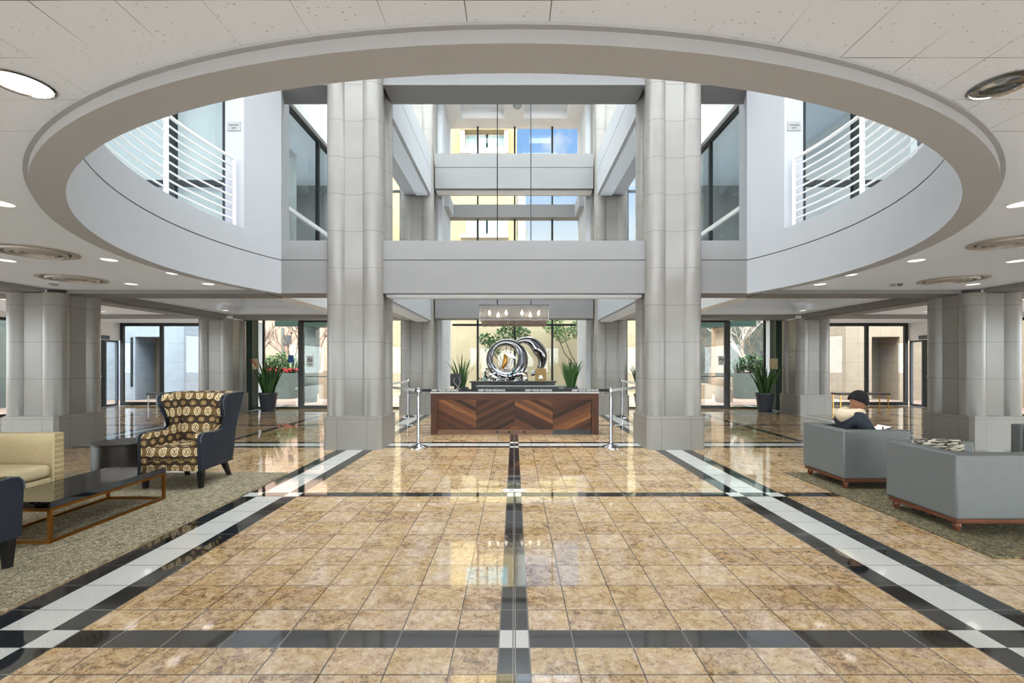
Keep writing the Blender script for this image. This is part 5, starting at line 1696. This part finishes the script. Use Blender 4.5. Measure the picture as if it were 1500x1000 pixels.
# entrance courts, left and right of the hall
def court(s, sg):
    wallm = 'pink_wall' if s < 0 else 'concrete_tan'
    if s < 0:
        m = MB(); m.box(-26, -7.0, 28.0, 28.4, -0.02, 7.0)
        b = thing('pink_building', 'pinkish building with a small window beyond the left entrance', 'building', (0, 0, 0))
        m.build('facade', MATS['pink_wall'], b)
        m = MB(); m.box(OX(417, 28), OX(427, 28), 27.93, 27.999, CH+(HY-505)/F*28, CH+(HY-491)/F*28); m.build('window', MATS['frame_grey'], b)
        m = MB(); m.box(OX(413, 28), OX(416, 28), 27.90, 27.999, 0, CH+(HY-480)/F*28); m.build('downpipe', MATS['concrete'], b)
    else:
        m = MB()
        rr = random.Random(77)
        n = 24; mm = 8
        g = [[m.bm.verts.new((6.0+22.0*i/n, 27.0+6.0*j/mm+rr.uniform(-0.3, 0.3), -0.05+9.5*j/mm*(0.9+rr.uniform(-0.1, 0.1)))) for i in range(n+1)] for j in range(mm+1)]
        for j in range(mm):
            for i in range(n): m.bm.faces.new((g[j][i], g[j][i+1], g[j+1][i+1], g[j+1][i]))
        o = m.build('planted_bank', MATS['bank']); tag(o, 'dark planted bank rising beyond the right entrance', 'bank')
        o['kind'] = 'structure'
    # octagonal concrete planter, its corner towards the door
    D = 19.2
    if s < 0: xa, xb, xc = OX(352, D), OX(424, D), OX(434, D+0.5)
    else: xa, xb, xc = OX(1075, D+0.5), OX(1086, D), OX(1150, D)
    t = thing('concrete_planter', 'angular concrete planter outside the %s entrance' % sg, 'planter', (0, 0, -0.02))
    m = MB()
    if s < 0: poly = [(xa, D), (xb, D), (xc+0.05, D+0.55), (xc+0.05, D+2.2), (xa, D+2.2)]
    else: poly = [(xa-0.05, D+0.55), (xb, D), (xc, D), (xc, D+2.2), (xa-0.05, D+2.2)]
    m.prism(poly, 0, 1.06); m.build('planter_wall', MATS['concrete'], t)
    m = MB(); m.prism([(x*0.99 if False else x, y) for x, y in [(min(xa, xc)+0.3, D+0.25), (max(xa, xc)-0.3, D+0.25), (max(xa, xc)-0.3, D+2.0), (min(xa, xc)+0.3, D+2.0)]], 1.061, 1.09); m.build('soil', MATS['soil'], t)
    xm = (xa+xc)/2
    if s < 0:
        for k, (px, w, h) in enumerate(((372, 0.5, 0.6), (394, 0.7, 0.65), (414, 0.8, 0.75), (429, 0.55, 0.6))):
            shrub(('leafy shrub and red flowers in the left concrete planter, %s' % ('behind the green post', 'behind the pot plant', 'in the middle', 'at its right corner')[k]), (OX(px, D+0.6), D+0.6, 1.075), w*0.95, 0.8, h*1.15, 360, 50+k, ('leaf', 'leaf_light'), flowers=34)
    else:
        for k, (px, w, h) in enumerate(((1083, 0.8, 0.55), (1100, 0.8, 0.7), (1118, 0.7, 0.6), (1142, 0.6, 0.5))):
            shrub(('green shrub in the right concrete planter, %s' % ('at its left corner', 'in the middle', 'behind the pot plant', 'behind the dark post')[k]), (OX(px, D+0.6), D+0.6, 1.075), w*0.78, 0.8, h*1.15, 360, 60+k, ('leaf', 'leaf_dark'))
    # litter bin and column
    bx = OX(451, 17.7) if s < 0 else OX(1061, 17.7)
    t = thing('litter_bin', 'round concrete litter bin outside the %s door' % sg, 'litter bin', (bx, 17.75, -0.02), 0, 'concrete litter bins')
    m = MB(); m.lathe([(0, 0), (0.28, 0), (0.31, 0.04), (0.31, 0.92), (0.29, 0.95), (0.20, 0.95), (0.20, 0.90), (0, 0.90)], seg=32); m.build('bin_body', MATS['concrete' if s < 0 else 'concrete_tan'], t, smooth=True)
    m = MB(); m.cyl((0, 0), 0.285, 0.002, 0.03, 24); m.build('base_ring', MATS['groove'], t)
    cx = OX(456, 22.2) if s < 0 else OX(1054.5, 22.2)
    m = MB(); m.box(cx-0.28, cx+0.28, 22.0, 22.5, -0.02, 3.6); tag(m.build('canopy_column', MATS['concrete' if s < 0 else 'concrete_tan']), 'square canopy column behind the %s litter bin' % sg, 'column')
    # canopy beam
    xa_, xb_ = (OX(406, 18.5), OX(480, 18.5)) if s < 0 else (OX(1020, 18.5), OX(1104, 18.5))
    m = MB(); m.box(xa_, xb_, 18.3, 18.5, 2.92, 3.12); m.box(xa_, xa_+0.12, 18.3, 22.3, 3.13, 3.3); m.box(xb_-0.12, xb_, 18.3, 22.3, 3.13, 3.3); m.box(min(xa_, cx-0.3), max(xb_, cx+0.3), 21.6, 21.9, 3.13, 3.3)
    tag(m.build('canopy_beam', MATS['frame_green']), 'dark green canopy beam outside the %s door' % sg, 'canopy')
    # low wall beyond the bin
    x2 = (OX(467, 19.2), OX(500, 19.2)) if s < 0 else (OX(1010, 19.2), OX(1043, 19.2))
    m = MB(); m.box(x2[0], x2[1], 19.2, 19.7, -0.02, 1.15 if s < 0 else 0.6); tag(m.build('low_wall', MATS['concrete_tan']), 'low pale wall beside the %s canopy column' % sg, 'wall')
    if s < 0:
        bare_tree('bare branching tree left of the left entrance door', (OX(432, 24), 24.0, -0.02), 5.0, 71)
        bare_tree('bare tree near the green post of the left entrance', (OX(372, 21.9), 21.9, -0.02), 4.4, 74)
        bare_tree('bare tree beyond the right leaf of the left entrance', (OX(468, 25), 25.0, -0.02), 5.6, 76)
    else:
        bare_tree('pale bare tree beyond the right entrance planter', (OX(1100, 23), 23.0, -0.02), 5.2, 72, 'bark_pale', 4)
        bare_tree('slender bare tree right of the pale tree beyond the right entrance', (OX(1140, 24), 24.0, -0.02), 4.2, 78, 'bark_pale', 4)
        bare_tree('bare tree on the dark bank beyond the right entrance', (OX(1126, 25.5), 25.5, -0.02), 5.6, 73, 'bark', 5)
        bare_tree('bare tree beyond the left leaf of the right entrance', (OX(1040, 25.5), 25.5, -0.02), 4.6, 75, 'bark', 4)
court(-1, 'left'); court(1, 'right')

# walls beyond the outer glass bays
def outer(s, sg, mat):
    t = thing('service_block', '%s block with a dark doorway beyond the far %s glass' % ('pale blue-white' if s < 0 else 'tan stone', sg), 'building', (0, 0, 0))
    D = 18.6
    P = (lambda a: OX(a, D)) if s < 0 else (lambda a: OX(2*VX-a, D))
    if s < 0: n0, n1, e0, e1 = OX(198, D), OX(236, D), OX(120, D), OX(269, D)
    else: n0, n1, e0, e1 = OX(1277, D), OX(1318, D), OX(1239, D), OX(1390, D)
    zt = CH+(HY-493)/F*D
    m = MB()
    m.box(e0, n0, D, D+1.2, -0.02, 4.5); m.box(n1, e1, D, D+1.2, -0.02, 4.5); m.box(n0, n1, D, D+1.2, zt, 4.5)
    m.build('wall', MATS[mat], t)
    m = MB(); m.box(n0, n1, D+1.0, D+1.19, -0.02, zt); m.build('doorway', MATS['niche'], t)
    if s < 0:
        m = MB(); m.box(OX(192, D), OX(195, D), D-0.03, D-0.001, CH+(HY-566)/F*D, CH+(HY-494)/F*D); m.build('slot_window', MATS['frame_dark'], t)
outer(-1, 'left', 'pale_stone'); outer(1, 'right', 'tan_stone')
# left: planter and tree between the block and the pillar
t = thing('stone_planter', 'grey stone planter beyond the far left glass, by the pillar', 'planter', (0, 0, -0.02))
m = MB(); m.box(OX(267, 20.2), OX(300, 20.2), 19.9, 21.3, 0, 1.05); m.build('planter_wall', MATS['concrete'], t)
t = shrub('small broad-leaved tree with red flowers below it in the grey stone planter', (OX(284, 20.4), 20.5, 1.03), 0.9, 0.8, 1.3, 150, 81, ('leaf_dark',), 'planter trees', 22, 'tree', 'planter_tree')
m = MB(); m.box(OX(262, 24), OX(330, 24), 24.2, 24.5, -0.02, 5.0); tag(m.build('white_wall_far', MATS['white_wall']), 'white wall behind the planter tree, far left', 'wall')
# right: bank of stone, green panel, plants
t = thing('stone_planter', 'grey stone planter beyond the far right glass, by the pillar', 'planter', (0, 0, -0.02))
m = MB(); m.box(OX(1200, 20.2), OX(1240, 20.2), 19.9, 21.2, 0, 0.72); m.build('planter_wall', MATS['concrete'], t)
shrub('low green plants in the grey stone planter beyond the far right glass', (OX(1228, 20.4), 20.5, 0.70), 1.0, 0.8, 0.5, 320, 82, ('leaf', 'leaf_dark'))
t = thing('annex_wall', 'stone annex wall with a green panel beyond the far right glass', 'building', (0, 0, 0))
m = MB(); m.box(OX(1200, 21), OX(1245, 21), 22.0, 22.4, CH+(HY-510)/F*22, 5.0); m.box(OX(1200, 21), OX(1245, 21), 22.0, 22.4, -0.02, 0.9); m.build('wall', MATS['tan_stone'], t)
m = MB(); m.box(OX(1200, 21), OX(1245, 21), 22.15, 22.4, 0.91, CH+(HY-510.5)/F*22); m.build('green_panel', MATS['green_panel'], t)

for s, sg in ((-1, 'left'), (1, 'right')):
    m = MB(); a_, b_ = sorted((s*17.0, s*17.4)); m.box(a_, b_, 12.5, 18.5, -0.02, 4.2)  # wall added outside to darken the view through the side glass
    struct(m.build('wall_'+sg+'_court_added', MATS['concrete_tan' if s > 0 else 'concrete']))
# ================================================================ sky
w = bpy.data.worlds.new('sky'); SC.world = w; w.use_nodes = True
nt = w.node_tree; nt.nodes.clear()
out = nt.nodes.new('ShaderNodeOutputWorld'); bg = nt.nodes.new('ShaderNodeBackground')
tc = nt.nodes.new('ShaderNodeTexCoord'); sp = nt.nodes.new('ShaderNodeSeparateXYZ')
nt.links.new(tc.outputs['Generated'], sp.inputs[0])
def ramp(inp, stops):
    r = nt.nodes.new('ShaderNodeValToRGB'); cr = r.color_ramp
    while len(cr.elements) < len(stops): cr.elements.new(0.5)
    for e, (p, c) in zip(cr.elements, stops): e.position = p; e.color = c
    nt.links.new(inp, r.inputs[0]); return r.outputs[0]
base = ramp(sp.outputs[2], [(0.0, (0.82, 0.90, 1.0, 1)), (0.27, (0.80, 0.89, 1.0, 1)), (0.37, (0.34, 0.58, 0.98, 1)), (0.50, (0.24, 0.48, 0.96, 1)), (0.62, (0.96, 0.97, 1.0, 1))])
no = nt.nodes.new('ShaderNodeTexNoise'); no.inputs['Scale'].default_value = 5.5; no.inputs['Detail'].default_value = 7; no.inputs['Roughness'].default_value = 0.6
nt.links.new(tc.outputs['Generated'], no.inputs['Vector'])
cl = ramp(no.outputs[0], [(0.52, (0, 0, 0, 1)), (0.66, (1, 1, 1, 1))])
mx = nt.nodes.new('ShaderNodeMix'); mx.data_type = 'RGBA'
nt.links.new(cl, mx.inputs[0]); nt.links.new(base, mx.inputs[6]); mx.inputs[7].default_value = (1, 1, 1, 1)
SKYCOL = mx.outputs[2]
st = ramp(sp.outputs[2], [(0.0, (0.11, 0.11, 0.11, 1)), (0.50, (0.11, 0.11, 0.11, 1)), (0.72, (0.55, 0.55, 0.55, 1)), (1.0, (1, 1, 1, 1))])
ms = nt.nodes.new('ShaderNodeMath'); ms.operation = 'MULTIPLY'; ms.inputs[1].default_value = SKY
nt.links.new(st, ms.inputs[0])
# sunny half of the sky behind the viewer, brightened as added frontal fill
mr = nt.nodes.new('ShaderNodeMapRange'); mr.interpolation_type = 'SMOOTHSTEP'
mr.inputs['From Min'].default_value = 0.45; mr.inputs['From Max'].default_value = -0.35; mr.inputs['To Min'].default_value = 0.0; mr.inputs['To Max'].default_value = GLOW
nt.links.new(sp.outputs[1], mr.inputs['Value'])
m3 = nt.nodes.new('ShaderNodeMapRange'); m3.inputs['From Min'].default_value = 0.5; m3.inputs['From Max'].default_value = -0.1
nt.links.new(sp.outputs[1], m3.inputs['Value'])
m4 = nt.nodes.new('ShaderNodeMix'); m4.data_type = 'RGBA'
nt.links.new(m3.outputs[0], m4.inputs[0]); nt.links.new(SKYCOL, m4.inputs[6]); m4.inputs[7].default_value = (0.93, 0.965, 1.0, 1)
nt.links.new(m4.outputs[2], bg.inputs[0])
ad = nt.nodes.new('ShaderNodeMath'); ad.operation = 'ADD'
nt.links.new(ms.outputs[0], ad.inputs[0]); nt.links.new(mr.outputs[0], ad.inputs[1])
nt.links.new(ad.outputs[0], bg.inputs[1])
nt.links.new(bg.outputs[0], out.inputs[0])

vs = SC.view_settings
SC.display_settings.display_device = 'sRGB'
vs.view_transform = 'Standard'; vs.look = 'None'; vs.exposure = EXPO; vs.gamma = 1.0; vs.use_curve_mapping = False
